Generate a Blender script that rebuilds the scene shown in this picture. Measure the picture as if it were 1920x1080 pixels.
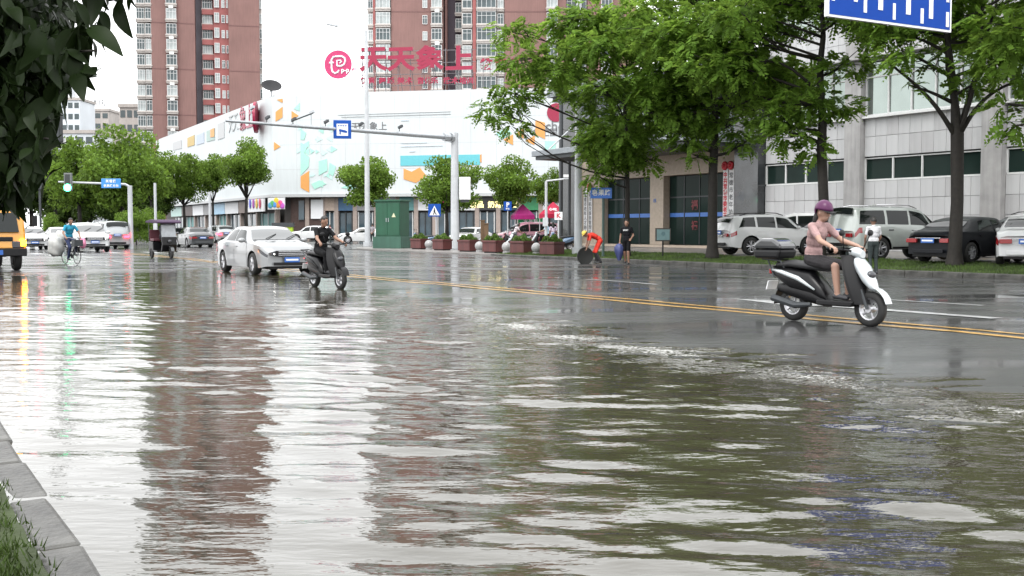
import bpy, bmesh, math, random
import numpy as np
from mathutils import Vector, Matrix

sc = bpy.context.scene
for o in list(bpy.data.objects):
    bpy.data.objects.remove(o)
C = sc.collection
R = math.radians
PI = math.pi

# ------------------------------------------------------------------ camera
F, PXH, CAMZ = 2049.0, 430.0, 1.35          # focal length in photo pixels, horizon row, eye height
PITCH = math.atan((540 - PXH) / F)
cam_d = bpy.data.cameras.new('camera')
cam_d.sensor_width = 36.0
cam_d.lens = 36.0 * F / 1920.0
cam_d.clip_start = 0.1
cam_d.clip_end = 3000
cam = bpy.data.objects.new('camera', cam_d)
C.objects.link(cam)
cam.location = (0, 0, CAMZ)
cam.rotation_euler = (PI / 2 - PITCH, 0, 0)
sc.camera = cam

# ------------------------------------------------------------------ sky, sun, exposure
SUN_EL, SUN_AZ = R(58), R(200)
SKY_GAIN = 0.10
world = bpy.data.worlds.new('World')
sc.world = world
world.use_nodes = True
wn = world.node_tree
wn.nodes.clear()
sky = wn.nodes.new('ShaderNodeTexSky')
sky.sky_type = 'NISHITA'
sky.sun_disc = False
sky.sun_elevation = SUN_EL
sky.sun_rotation = SUN_AZ
sky.dust_density = 6.0
sky.air_density = 1.0
sky.ozone_density = 1.0
hs = wn.nodes.new('ShaderNodeHueSaturation')
hs.inputs['Saturation'].default_value = 0.10
mixw = wn.nodes.new('ShaderNodeMixRGB')       # cloud deck: even, almost white overcast over the clear sky
mixw.blend_type = 'MIX'
mixw.inputs[0].default_value = 0.80
mixw.inputs[2].default_value = (11.2, 11.3, 11.4, 1)
bgn = wn.nodes.new('ShaderNodeBackground')
bgn.inputs['Strength'].default_value = SKY_GAIN
wo = wn.nodes.new('ShaderNodeOutputWorld')
wn.links.new(sky.outputs[0], hs.inputs['Color'])
wn.links.new(hs.outputs[0], mixw.inputs[1])
wn.links.new(mixw.outputs[0], bgn.inputs['Color'])
wn.links.new(bgn.outputs[0], wo.inputs[0])
sun_d = bpy.data.lights.new('sun', 'SUN')
sun_d.energy = 0.7
sun_d.angle = R(25)
sun_d.color = (1.0, 0.97, 0.92)
sun = bpy.data.objects.new('sun', sun_d)
C.objects.link(sun)
sun.rotation_euler = (PI / 2 - SUN_EL, 0, PI - SUN_AZ)
sc.view_settings.view_transform = 'Standard'
sc.view_settings.look = 'None'
sc.view_settings.gamma = 1.0
sc.view_settings.exposure = 1.32
sc.view_settings.use_curve_mapping = False
sc.render.engine = 'CYCLES'
sc.cycles.use_denoising = True
sc.cycles.max_bounces = 7
sc.cycles.diffuse_bounces = 5
sc.cycles.glossy_bounces = 4
sc.cycles.transparent_max_bounces = 6
sc.cycles.caustics_reflective = False
sc.cycles.caustics_refractive = False
sc.cycles.sample_clamp_indirect = 6.0

# ------------------------------------------------------------------ places
U = np.array([math.sin(R(30.56)), -math.cos(R(30.56))])      # along the road, towards the right front
V = np.array([-U[1], U[0]])                                  # across the road, towards the far side
ROADZ = math.atan2(U[1], U[0])                               # heading of traffic in the near lanes

def RD(s, t, z=0.0):
    p = U * s + V * t
    return Vector((p[0], p[1], z))

def toRD(x, y):
    return x * U[0] + y * U[1], x * V[0] + y * V[1]

def ray(px, py):
    x, y = (px - 960) / F, (540 - py) / F
    c, s_ = math.cos(PITCH), math.sin(PITCH)
    return Vector((x, c + y * s_, -s_ + y * c))

def at(px, py, d):
    """the place seen at a photo pixel, d metres ahead"""
    r = ray(px, py)
    return Vector((0, 0, CAMZ)) + r * (d / r.y)

def gx(px, d):
    return ray(px, PXH).x / ray(px, PXH).y * d

def onplane(px, py, p0, e):
    """pixel -> (distance along e, height) on the upright plane through p0 along e"""
    r = ray(px, py)
    n = (-e[1], e[0])
    k = (p0[0] * n[0] + p0[1] * n[1]) / (r.x * n[0] + r.y * n[1])
    x, y = r.x * k, r.y * k
    return (x - p0[0]) * e[0] + (y - p0[1]) * e[1], CAMZ + r.z * k

def smooth(a, b, x):
    k = np.clip((x - a) / (b - a), 0, 1)
    return k * k * (3 - 2 * k)

# ------------------------------------------------------------------ materials
MATS = {}
def mat(name, col=(.5, .5, .5), rough=.5, metal=0, var=.12, vscale=6, bump=0, bscale=40, coat=0, coatr=.05,
        emit=None, estr=0, spec=.5, ior=1.5, transl=0, island=0, stain=0):
    if name in MATS:
        return MATS[name]
    m = bpy.data.materials.new(name)
    m.use_nodes = True
    n, l = m.node_tree.nodes, m.node_tree.links
    b = n['Principled BSDF']
    b.inputs['Base Color'].default_value = (*col, 1)
    b.inputs['Roughness'].default_value = rough
    b.inputs['Metallic'].default_value = metal
    b.inputs['Specular IOR Level'].default_value = spec
    b.inputs['IOR'].default_value = ior
    b.inputs['Coat Weight'].default_value = coat
    b.inputs['Coat Roughness'].default_value = coatr
    if emit:
        b.inputs['Emission Color'].default_value = (*emit, 1)
        b.inputs['Emission Strength'].default_value = estr
    last = None
    if var or island or stain:
        rgb = n.new('ShaderNodeRGB'); rgb.outputs[0].default_value = (*col, 1)
        last = rgb.outputs[0]
        def mul(sock, fac_sock, lo, hi, fmin=.3, fmax=.7):
            mr = n.new('ShaderNodeMapRange')
            mr.inputs['From Min'].default_value = fmin; mr.inputs['From Max'].default_value = fmax
            mr.inputs['To Min'].default_value = lo; mr.inputs['To Max'].default_value = hi
            l.new(fac_sock, mr.inputs['Value'])
            vm = n.new('ShaderNodeVectorMath'); vm.operation = 'SCALE'
            l.new(sock, vm.inputs[0]); l.new(mr.outputs[0], vm.inputs['Scale'])
            return vm.outputs[0]
        tc = n.new('ShaderNodeTexCoord')
        if var:
            nz = n.new('ShaderNodeTexNoise'); nz.inputs['Scale'].default_value = vscale
            nz.inputs['Detail'].default_value = 5
            l.new(tc.outputs['Object'], nz.inputs['Vector'])
            last = mul(last, nz.outputs['Fac'], 1 - var, 1 + var)
        if stain:
            mp = n.new('ShaderNodeMapping'); mp.inputs['Scale'].default_value = (3.0, 3.0, .22)
            nz = n.new('ShaderNodeTexNoise'); nz.inputs['Scale'].default_value = 1.6; nz.inputs['Detail'].default_value = 6
            l.new(tc.outputs['Object'], mp.inputs[0]); l.new(mp.outputs[0], nz.inputs['Vector'])
            last = mul(last, nz.outputs['Fac'], 1 - stain, 1.0, .35, .6)
        if island:
            ge = n.new('ShaderNodeNewGeometry')
            last = mul(last, ge.outputs['Random Per Island'], 1 - island, 1 + island, 0, 1)
        l.new(last, b.inputs['Base Color'])
    if bump:
        tc = n.new('ShaderNodeTexCoord')
        nz = n.new('ShaderNodeTexNoise'); nz.inputs['Scale'].default_value = bscale; nz.inputs['Detail'].default_value = 4
        l.new(tc.outputs['Object'], nz.inputs['Vector'])
        bp = n.new('ShaderNodeBump'); bp.inputs['Strength'].default_value = bump; bp.inputs['Distance'].default_value = .02
        l.new(nz.outputs['Fac'], bp.inputs['Height']); l.new(bp.outputs[0], b.inputs['Normal'])
    if transl:
        tr = n.new('ShaderNodeBsdfTranslucent')
        mx = n.new('ShaderNodeMixShader'); mx.inputs[0].default_value = transl
        if last is not None:
            hsn = n.new('ShaderNodeHueSaturation'); hsn.inputs['Value'].default_value = 1.5; hsn.inputs['Hue'].default_value = .485
            l.new(last, hsn.inputs['Color']); l.new(hsn.outputs[0], tr.inputs[0])
        else:
            tr.inputs[0].default_value = (*col, 1)
        l.new(b.outputs[0], mx.inputs[1]); l.new(tr.outputs[0], mx.inputs[2])
        l.new(mx.outputs[0], n['Material Output'].inputs[0])
    MATS[name] = m
    return m

def paint(name, col, metal=0):
    dk = max(col) < .03
    return mat(name, col, rough=.35, metal=metal, var=.04, vscale=3, coat=.12 if dk else 1, coatr=.06, spec=.25 if dk else .5)

M_GLASS = mat('dark_glass', (.010, .013, .013), .05, var=0, spec=.4, ior=1.45)
M_SCREEN = mat('windscreen_glass', (.03, .035, .037), .05, var=0, spec=1.0, ior=1.9)
M_TYRE = mat('tyre_rubber', (.015, .015, .015), .75, var=.2, vscale=20)
M_BLACK = mat('black_plastic', (.007, .007, .008), .45, var=.1, spec=.3)
M_CHROME = mat('chrome', (.7, .7, .72), .12, metal=1, var=0)
M_ALLOY = mat('wheel_alloy', (.45, .45, .47), .3, metal=.8, var=.05)
M_PLATE = mat('blue_plate', (.03, .12, .42), .4, var=.05)
M_WPAINT = mat('white_paint', (.78, .79, .8), .4, var=.06)
M_STEEL = mat('galvanised_steel', (.42, .44, .46), .4, metal=.5, var=.1)
M_DSTEEL = mat('dark_steel', (.05, .055, .06), .45, metal=.3, var=.1)
M_HEAD = mat('headlamp_glass', (.045, .048, .055), .2, var=0, coat=.2)
M_HEADON = mat('headlamp_lit', (.8, .8, .8), .1, var=0, emit=(1, .97, .9), estr=9)
M_TAIL = mat('tail_lamp_red', (.28, .008, .012), .12, var=0, coat=1)
M_TAILON = mat('tail_lamp_lit', (.4, .01, .02), .12, var=0, emit=(1, .03, .06), estr=5)
M_AMBER = mat('amber_lit', (.6, .25, .02), .2, var=0, emit=(1, .27, .005), estr=16)

# ------------------------------------------------------------------ mesh helpers
def link(name, me, m=None, parent=None, loc=None, rot=None):
    o = bpy.data.objects.new(name, me)
    C.objects.link(o)
    if m is not None and me is not None and len(me.materials) == 0:
        for k in (m if isinstance(m, (list, tuple)) else [m]):
            me.materials.append(k)
    if parent is not None:
        o.parent = parent
    if loc is not None:
        o.location = loc
    if rot is not None:
        o.rotation_euler = rot
    return o

def tag(o, label=None, cat=None, group=None, kind=None):
    if label: o['label'] = label
    if cat: o['category'] = cat
    if group: o['group'] = group
    if kind: o['kind'] = kind
    return o

def thing(name, label, cat, loc=(0, 0, 0), rotz=0, group=None):
    o = link(name, None, loc=loc, rot=(0, 0, rotz))
    o.empty_display_size = .2
    return tag(o, label, cat, group)

def copy_tree(o, parent=None):
    c = o.copy()
    C.objects.link(c)
    c.parent = parent
    for ch in o.children:
        copy_tree(ch, c)
    return c

class MB:
    def __init__(s):
        s.v, s.f = [], []
    def add(s, vs, fs):
        n = len(s.v)
        s.v += [tuple(p) for p in vs]
        s.f += [tuple(i + n for i in f) for f in fs]
        return s
    def box(s, c, d, rz=0, ry=0, rx=0):
        hx, hy, hz = d[0] / 2, d[1] / 2, d[2] / 2
        pts = [Vector((x, y, z)) for x in (-hx, hx) for y in (-hy, hy) for z in (-hz, hz)]
        if rz or ry or rx:
            mt = Matrix.Rotation(rz, 3, 'Z') @ Matrix.Rotation(ry, 3, 'Y') @ Matrix.Rotation(rx, 3, 'X')
            pts = [mt @ p for p in pts]
        pts = [p + Vector(c) for p in pts]
        return s.add(pts, [(0, 1, 3, 2), (4, 6, 7, 5), (0, 4, 5, 1), (2, 3, 7, 6), (0, 2, 6, 4), (1, 5, 7, 3)])
    def b2(s, a, b):
        return s.box([(a[i] + b[i]) / 2 for i in range(3)], [abs(b[i] - a[i]) for i in range(3)])
    def tube(s, pts, r, n=8, cap=True):
        pts = [Vector(p) for p in pts]
        rs = r if isinstance(r, (list, tuple)) else [r] * len(pts)
        rings = []
        prev = None
        for i, p in enumerate(pts):
            t = (pts[min(i + 1, len(pts) - 1)] - pts[max(i - 1, 0)])
            if t.length < 1e-9: t = Vector((0, 0, 1))
            t.normalize()
            a = prev if prev is not None else (Vector((1, 0, 0)) if abs(t.x) < .9 else Vector((0, 1, 0)))
            a = (a - t * a.dot(t))
            a.normalize(); prev = a
            b = t.cross(a)
            rings.append([p + (a * math.cos(2 * PI * k / n) + b * math.sin(2 * PI * k / n)) * rs[i] for k in range(n)])
        vs = [q for rg in rings for q in rg]
        fs = [(i * n + k, i * n + (k + 1) % n, (i + 1) * n + (k + 1) % n, (i + 1) * n + k) for i in range(len(pts) - 1) for k in range(n)]
        if cap:
            fs += [tuple(range(n))[::-1], tuple((len(pts) - 1) * n + k for k in range(n))]
        return s.add(vs, fs)
    def sphere(s, c, r, n=12, m=8):
        rr = r if isinstance(r, (list, tuple)) else (r, r, r)
        vs, fs = [], []
        for i in range(m + 1):
            a = PI * i / m
            for k in range(n):
                b = 2 * PI * k / n
                vs.append((c[0] + rr[0] * math.sin(a) * math.cos(b), c[1] + rr[1] * math.sin(a) * math.sin(b), c[2] + rr[2] * math.cos(a)))
        for i in range(m):
            for k in range(n):
                fs.append((i * n + k, (i + 1) * n + k, (i + 1) * n + (k + 1) % n, i * n + (k + 1) % n))
        return s.add(vs, fs)
    def lathe(s, prof, c=(0, 0, 0), axis='z', n=24):
        vs, fs = [], []
        for (r, h) in prof:
            for k in range(n):
                a = 2 * PI * k / n
                x, y = r * math.cos(a), r * math.sin(a)
                p = (x, y, h) if axis == 'z' else ((x, h, y) if axis == 'y' else (h, x, y))
                vs.append((p[0] + c[0], p[1] + c[1], p[2] + c[2]))
        m = len(prof)
        for i in range(m - 1):
            for k in range(n):
                fs.append((i * n + k, i * n + (k + 1) % n, (i + 1) * n + (k + 1) % n, (i + 1) * n + k))
        return s.add(vs, fs)
    def prism(s, poly, a, b, axis='y'):
        """polygon extruded along axis; poly in the two other axes (x,z), (x,y) or (y,z)"""
        def P(p, h):
            return (p[0], h, p[1]) if axis == 'y' else ((p[0], p[1], h) if axis == 'z' else (h, p[0], p[1]))
        n = len(poly)
        vs = [P(p, a) for p in poly] + [P(p, b) for p in poly]
        fs = [tuple(range(n))[::-1], tuple(range(n, 2 * n))] + [(k, (k + 1) % n, n + (k + 1) % n, n + k) for k in range(n)]
        return s.add(vs, fs)
    def grid(s, P, closed=False):
        """P: rows of points"""
        n, m = len(P), len(P[0])
        vs = [q for row in P for q in row]
        fs = [(i * m + k, i * m + k + 1, (i + 1) * m + k + 1, (i + 1) * m + k) for i in range(n - 1) for k in range(m - 1)]
        return s.add(vs, fs)
    def xf(s, mt, start=0):
        s.v[start:] = [tuple(mt @ Vector(p)) for p in s.v[start:]]
        return s
    def mesh(s, name='mesh', smooth=False, fix=True):
        me = bpy.data.meshes.new(name)
        me.from_pydata(s.v, [], s.f)
        if fix:
            bm = bmesh.new(); bm.from_mesh(me)
            bmesh.ops.recalc_face_normals(bm, faces=bm.faces)
            bm.to_mesh(me); bm.free()
        if smooth is True:
            me.shade_smooth()
        elif smooth:
            me.shade_smooth(); me.set_sharp_from_angle(angle=R(smooth))
        return me
    def build(s, name, m=None, parent=None, smooth=False, bevel=0, loc=None, rot=None, fix=True):
        o = link(name, s.mesh(name, smooth, fix), m, parent, loc, rot)
        if bevel:
            bv = o.modifiers.new('bevel', 'BEVEL'); bv.width = bevel; bv.segments = 2; bv.limit_method = 'ANGLE'
        return o

def npmesh(name, v, quads):
    me = bpy.data.meshes.new(name)
    v = np.asarray(v, dtype=np.float32); q = np.asarray(quads, dtype=np.int32)
    k = q.shape[1]
    me.vertices.add(len(v)); me.vertices.foreach_set('co', v.ravel())
    me.loops.add(q.size); me.loops.foreach_set('vertex_index', q.ravel())
    me.polygons.add(len(q)); me.polygons.foreach_set('loop_start', np.arange(0, q.size, k, dtype=np.int32))
    me.update(calc_edges=True)
    return me

def text_mesh(body, size=1.0, extrude=.02, offset=0.0, align='CENTER', space=1.0, shear=0):
    cu = bpy.data.curves.new('lettering', 'FONT')
    cu.body = body; cu.size = size; cu.extrude = extrude; cu.offset = offset
    cu.align_x = align; cu.align_y = 'CENTER'; cu.resolution_u = 3; cu.space_character = space; cu.shear = shear
    o = bpy.data.objects.new('lettering', cu); C.objects.link(o)
    dg = bpy.context.evaluated_depsgraph_get()
    me = bpy.data.meshes.new_from_object(o.evaluated_get(dg))
    bpy.data.objects.remove(o); bpy.data.curves.remove(cu)
    me.materials.clear()
    return me

def lettering(body, size, m, parent, loc, rotz=0, extrude=.02, offset=0.0, name='lettering', space=1.0, wscale=1.0):
    """upright text; at rotz = 0 it reads from the -y side"""
    me = text_mesh(body, size, extrude, offset, space=space)
    o = link(name, me, m, parent, loc, (PI / 2, 0, rotz))
    o.scale = (wscale, 1, 1)
    return o

# ================================================================== THE SETTING
rng = np.random.default_rng(7)
random.seed(7)

def te_of(s):
    return np.interp(s, [-60, -31, -23, -14, -9, -5, 20], [11.2, 11.0, 10.0, 8.7, 8.0, 7.9, 7.6])

def lownoise(x, y, seed, n=14, lo=1.5, hi=9.0):
    g = np.random.default_rng(seed)
    out = np.zeros_like(x)
    for _ in range(n):
        lam = math.exp(g.uniform(math.log(lo), math.log(hi))); a = g.uniform(0, 2 * PI); p = g.uniform(0, 2 * PI)
        out += np.sin((x * math.cos(a) + y * math.sin(a)) * 2 * PI / lam + p)
    return out / math.sqrt(n / 2)

def zroad(s, t):
    s = np.asarray(s, float); t = np.asarray(t, float)
    te = te_of(s)
    zc = .016 * (np.minimum(t, 12) - te) - .0035 * np.maximum(t - 12, 0)
    ze = .006 * (-36.0 - s)
    z = np.maximum(zc, np.minimum(ze, .07))
    z = np.minimum(z, .075)
    z = z + .0045 * lownoise(s, t, 3) + .002 * lownoise(s, t, 5, lo=.5, hi=2)
    k = smooth(-66, -58, s)
    return z * k + .06 * (1 - k)

def zr(s, t):
    return float(zroad(np.array([s]), np.array([t]))[0])

def sheet(name, s0, s1, t0, t1, ds, dt, zf, m):
    ss = np.arange(s0, s1 + ds * .5, ds); tt = np.arange(t0, t1 + dt * .5, dt)
    S, T = np.meshgrid(ss, tt, indexing='ij')
    Z = zf(S, T)
    X = S * U[0] + T * V[0]; Y = S * U[1] + T * V[1]
    v = np.stack([X, Y, Z], -1).reshape(-1, 3)
    n, k = S.shape
    idx = np.arange(n * k).reshape(n, k)
    q = np.stack([idx[:-1, :-1], idx[1:, :-1], idx[1:, 1:], idx[:-1, 1:]], -1).reshape(-1, 4)
    me = npmesh(name, v, q)
    me.shade_smooth()
    return link(name, me, m)

def nodes_of(m):
    return m.node_tree.nodes, m.node_tree.links

def wet_asphalt():
    m = bpy.data.materials.new('wet_asphalt'); m.use_nodes = True
    n, l = nodes_of(m); b = n['Principled BSDF']
    tc = n.new('ShaderNodeTexCoord')
    mp = n.new('ShaderNodeMapping'); mp.inputs['Rotation'].default_value = (0, 0, -ROADZ); mp.inputs['Scale'].default_value = (.09, .55, 1)
    l.new(tc.outputs['Object'], mp.inputs[0])
    n1 = n.new('ShaderNodeTexNoise'); n1.inputs['Scale'].default_value = 1.1; n1.inputs['Detail'].default_value = 6; n1.inputs['Roughness'].default_value = .62
    l.new(mp.outputs[0], n1.inputs['Vector'])
    r1 = n.new('ShaderNodeMapRange'); r1.inputs['From Min'].default_value = .40; r1.inputs['From Max'].default_value = .62
    r1.inputs['To Min'].default_value = .05; r1.inputs['To Max'].default_value = .30
    l.new(n1.outputs['Fac'], r1.inputs['Value'])
    n2 = n.new('ShaderNodeTexNoise'); n2.inputs['Scale'].default_value = .6; n2.inputs['Detail'].default_value = 8
    l.new(tc.outputs['Object'], n2.inputs['Vector'])
    cr = n.new('ShaderNodeValToRGB')
    cr.color_ramp.elements[0].position = .3; cr.color_ramp.elements[0].color = (.014, .0145, .0145, 1)
    cr.color_ramp.elements[1].position = .72; cr.color_ramp.elements[1].color = (.032, .0325, .0325, 1)
    l.new(n2.outputs['Fac'], cr.inputs[0]); l.new(cr.outputs[0], b.inputs['Base Color'])
    b.inputs['Roughness'].default_value = .55
    b.inputs['Coat Weight'].default_value = .8
    b.inputs['Coat IOR'].default_value = 1.33
    l.new(r1.outputs[0], b.inputs['Coat Roughness'])
    n3 = n.new('ShaderNodeTexNoise'); n3.inputs['Scale'].default_value = 90; n3.inputs['Detail'].default_value = 3
    l.new(tc.outputs['Object'], n3.inputs['Vector'])
    bp = n.new('ShaderNodeBump'); bp.inputs['Strength'].default_value = .35; bp.inputs['Distance'].default_value = .006
    l.new(n3.outputs['Fac'], bp.inputs['Height']); l.new(bp.outputs[0], b.inputs['Normal'])
    n4 = n.new('ShaderNodeTexNoise'); n4.inputs['Scale'].default_value = 2.2; n4.inputs['Detail'].default_value = 5
    l.new(mp.outputs[0], n4.inputs['Vector'])
    bp2 = n.new('ShaderNodeBump'); bp2.inputs['Strength'].default_value = .10; bp2.inputs['Distance'].default_value = .03
    l.new(n4.outputs['Fac'], bp2.inputs['Height']); l.new(bp2.outputs[0], b.inputs['Coat Normal'])
    return m

def muddy_water():
    m = bpy.data.materials.new('muddy_water'); m.use_nodes = True
    n, l = nodes_of(m); b = n['Principled BSDF']
    tc = n.new('ShaderNodeTexCoord')
    n2 = n.new('ShaderNodeTexNoise'); n2.inputs['Scale'].default_value = .35; n2.inputs['Detail'].default_value = 6
    l.new(tc.outputs['Object'], n2.inputs['Vector'])
    cr = n.new('ShaderNodeValToRGB')
    cr.color_ramp.elements[0].position = .35; cr.color_ramp.elements[0].color = (.034, .031, .020, 1)
    cr.color_ramp.elements[1].position = .68; cr.color_ramp.elements[1].color = (.050, .045, .031, 1)
    l.new(n2.outputs['Fac'], cr.inputs[0]); l.new(cr.outputs[0], b.inputs['Base Color'])
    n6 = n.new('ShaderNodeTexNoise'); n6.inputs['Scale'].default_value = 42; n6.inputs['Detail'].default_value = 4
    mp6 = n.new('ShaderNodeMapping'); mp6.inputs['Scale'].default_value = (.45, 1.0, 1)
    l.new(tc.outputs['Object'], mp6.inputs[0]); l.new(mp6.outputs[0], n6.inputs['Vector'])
    at6 = n.new('ShaderNodeAttribute'); at6.attribute_name = 'foam_glint'
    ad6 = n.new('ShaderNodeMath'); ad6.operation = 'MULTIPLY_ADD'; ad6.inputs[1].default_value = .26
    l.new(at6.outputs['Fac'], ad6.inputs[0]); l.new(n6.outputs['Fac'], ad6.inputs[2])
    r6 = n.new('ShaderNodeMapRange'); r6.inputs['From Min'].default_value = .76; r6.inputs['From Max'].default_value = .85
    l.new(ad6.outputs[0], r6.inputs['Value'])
    mx6 = n.new('ShaderNodeMixRGB'); mx6.inputs[2].default_value = (.34, .34, .325, 1)  # pale specks mixed into the colour: wake foam plus sky glints on wavelets
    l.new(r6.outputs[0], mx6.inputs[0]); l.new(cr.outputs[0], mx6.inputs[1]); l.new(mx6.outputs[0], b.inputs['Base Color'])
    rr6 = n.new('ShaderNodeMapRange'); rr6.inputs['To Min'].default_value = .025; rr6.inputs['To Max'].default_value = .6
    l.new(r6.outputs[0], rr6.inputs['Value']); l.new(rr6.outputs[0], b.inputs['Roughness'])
    b.inputs['IOR'].default_value = 1.72
    mp = n.new('ShaderNodeMapping'); mp.inputs['Scale'].default_value = (.55, 1.5, 1); mp.inputs['Rotation'].default_value = (0, 0, R(7))
    l.new(tc.outputs['Object'], mp.inputs[0])
    n3 = n.new('ShaderNodeTexNoise'); n3.inputs['Scale'].default_value = 9.0; n3.inputs['Detail'].default_value = 3
    l.new(mp.outputs[0], n3.inputs['Vector'])
    bp = n.new('ShaderNodeBump'); bp.inputs['Strength'].default_value = .22; bp.inputs['Distance'].default_value = .02
    l.new(n3.outputs['Fac'], bp.inputs['Height'])
    at_n = n.new('ShaderNodeAttribute'); at_n.attribute_name = 'chop'
    n5 = n.new('ShaderNodeTexNoise'); n5.inputs['Scale'].default_value = 15.0; n5.inputs['Detail'].default_value = 2
    mp5 = n.new('ShaderNodeMapping'); mp5.inputs['Scale'].default_value = (.7, 1.0, 1)
    l.new(tc.outputs['Object'], mp5.inputs[0]); l.new(mp5.outputs[0], n5.inputs['Vector'])
    bp5 = n.new('ShaderNodeBump'); bp5.inputs['Distance'].default_value = .06
    l.new(at_n.outputs['Fac'], bp5.inputs['Strength']); l.new(n5.outputs['Fac'], bp5.inputs['Height'])
    l.new(bp.outputs[0], bp5.inputs['Normal']); l.new(bp5.outputs[0], b.inputs['Normal'])
    return m

M_ASPH = wet_asphalt()
M_WATER = muddy_water()
M_EARTH = mat('wet_earth', (.07, .06, .045), .8, var=.3, vscale=.4, bump=.4, bscale=8)
M_KERB = mat('wet_kerb_concrete', (.062, .061, .056), .5, var=.5, vscale=5, bump=1.0, bscale=18, coat=.12, coatr=.3, spec=.3)
M_PAVE = mat('pavement_concrete', (.20, .19, .18), .5, var=.22, vscale=1.2, bump=.2, bscale=20, coat=.4, coatr=.2)
M_LOT = mat('car_park_paving', (.15, .135, .12), .55, var=.25, vscale=.8, bump=.2, bscale=18, coat=.4, coatr=.2)
M_TURF = mat('turf_soil', (.035, .05, .016), .9, var=.35, vscale=2.5, bump=.6, bscale=30)
M_GRASS = mat('grass_blades', (.060, .105, .018), .6, var=.3, vscale=.9, island=.45, transl=.25)
M_YEL = mat('road_paint_yellow', (.44, .25, .05), .5, var=.5, vscale=9, coat=.6, coatr=.15)
M_RWHITE = mat('road_paint_white', (.40, .41, .41), .5, var=.35, vscale=9, coat=.6, coatr=.15)

# ground: one sheet to the horizon
g = MB(); g.add([(-1500, -200, -.3), (1500, -200, -.3), (1500, 2200, -.3), (-1500, 2200, -.3)], [(0, 1, 2, 3)])
tag(g.build('ground', M_EARTH), kind='structure')
road = tag(sheet('road', -66, 22, .74, 26.5, .4, .4, zroad, M_ASPH), kind='structure')
tag(sheet('crossing_road', -430, -66, -60, 150, 26, 15, lambda s, t: s * 0 + .06, M_ASPH), kind='structure')
tag(sheet('side_street', -66, -50, 26.9, 150, 4, 12, lambda s, t: s * 0 + .056, M_ASPH), kind='structure')

# flood water: a real surface with waves, lying in the low part of the road
ss = np.concatenate([np.arange(-40, -20, .10), np.arange(-20, -9, .06), np.arange(-9, 7.5, .045)])
tt = np.arange(.0, 12.2, .048)
S, T = np.meshgrid(ss, tt, indexing='ij')
X = S * U[0] + T * V[0]; Y = S * U[1] + T * V[1]
Z = np.zeros_like(X); Z2 = np.zeros_like(X)
gw = np.random.default_rng(21)
def wave_set(n, l0, l1, slope, mean, spread, warpk):
    global Z
    for i in range(n):
        lam = math.exp(gw.uniform(math.log(l0), math.log(l1)))
        a = R(mean) + gw.normal(0, R(spread)); ph = gw.uniform(0, 2 * PI)
        warp = warpk * np.sin(X * gw.uniform(.3, 1.2) + Y * gw.uniform(-.5, .5) + gw.uniform(0, 6)) + warpk * .6 * np.sin(X * gw.uniform(-.6, .6) + Y * gw.uniform(.4, 1.1) + gw.uniform(0, 6))
        Z += (slope * math.sqrt(2 / n) * lam / (2 * PI)) * np.sin((X * math.cos(a) + Y * math.sin(a)) * 2 * PI / lam + ph + warp)
wave_set(30, .26, .54, .062, 78, 15, 1.25)
wave_set(34, .15, .28, .040, 80, 28, 1.0)
wave_set(14, .60, 1.2, .026, 75, 20, .8)
for i in range(30):
    lam = math.exp(gw.uniform(math.log(.17), math.log(.36))); a = gw.uniform(0, PI); ph = gw.uniform(0, 2 * PI)
    Z2 += (.09 * math.sqrt(2 / 30) * lam / (2 * PI)) * np.sin((X * math.cos(a) + Y * math.sin(a)) * 2 * PI / lam + ph)
calm = np.clip(.82 + .36 * lownoise(X, Y, 31, lo=1.0, hi=5), .2, 1.6)
calm *= .35 + .65 * smooth(.7, 2.6, T)
calm *= 1 - .55 * smooth(14, 26, Y)
calm *= 1 - .55 * np.exp(-((X + 1.2) ** 2 + (Y - 5.2) ** 2) / 1.6)
edge = te_of(S) - .55
chop = np.exp(-((T - edge + .25 * lownoise(S, T, 8, lo=2, hi=6)) / .42) ** 2) * smooth(-20, -12, S) * np.clip(.55 + .6 * lownoise(X, Y, 44, lo=.4, hi=1.6), 0, 1.6)
chop += .10 * smooth(-26, -16, S) * smooth(edge - 4.5, edge - .8, T)
Zw = Z * calm + Z2 * chop
v = np.stack([X, Y, Zw], -1).reshape(-1, 3)
nn, kk = S.shape
idx = np.arange(nn * kk).reshape(nn, kk)
q = np.stack([idx[:-1, :-1], idx[1:, :-1], idx[1:, 1:], idx[:-1, 1:]], -1).reshape(-1, 4)
me = npmesh('flood_water', v, q); me.shade_smooth()
foam_glint = (.78 + .16 * smooth(-6, -12, S)) * np.exp(-((T - edge - .05 + .22 * lownoise(S, T, 8, lo=2, hi=6)) / .40) ** 2) * smooth(-22, -13, S) * np.clip(.8 + .35 * lownoise(S, T, 46, lo=.5, hi=3), .1, 1.4)
at_ = me.attributes.new('foam_glint', 'FLOAT', 'POINT'); at_.data.foreach_set('value', foam_glint.astype(np.float32).ravel())
at_ = me.attributes.new('chop', 'FLOAT', 'POINT'); at_.data.foreach_set('value', chop.astype(np.float32).ravel())
tag(link('flood_water', me, M_WATER), kind='structure')

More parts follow.
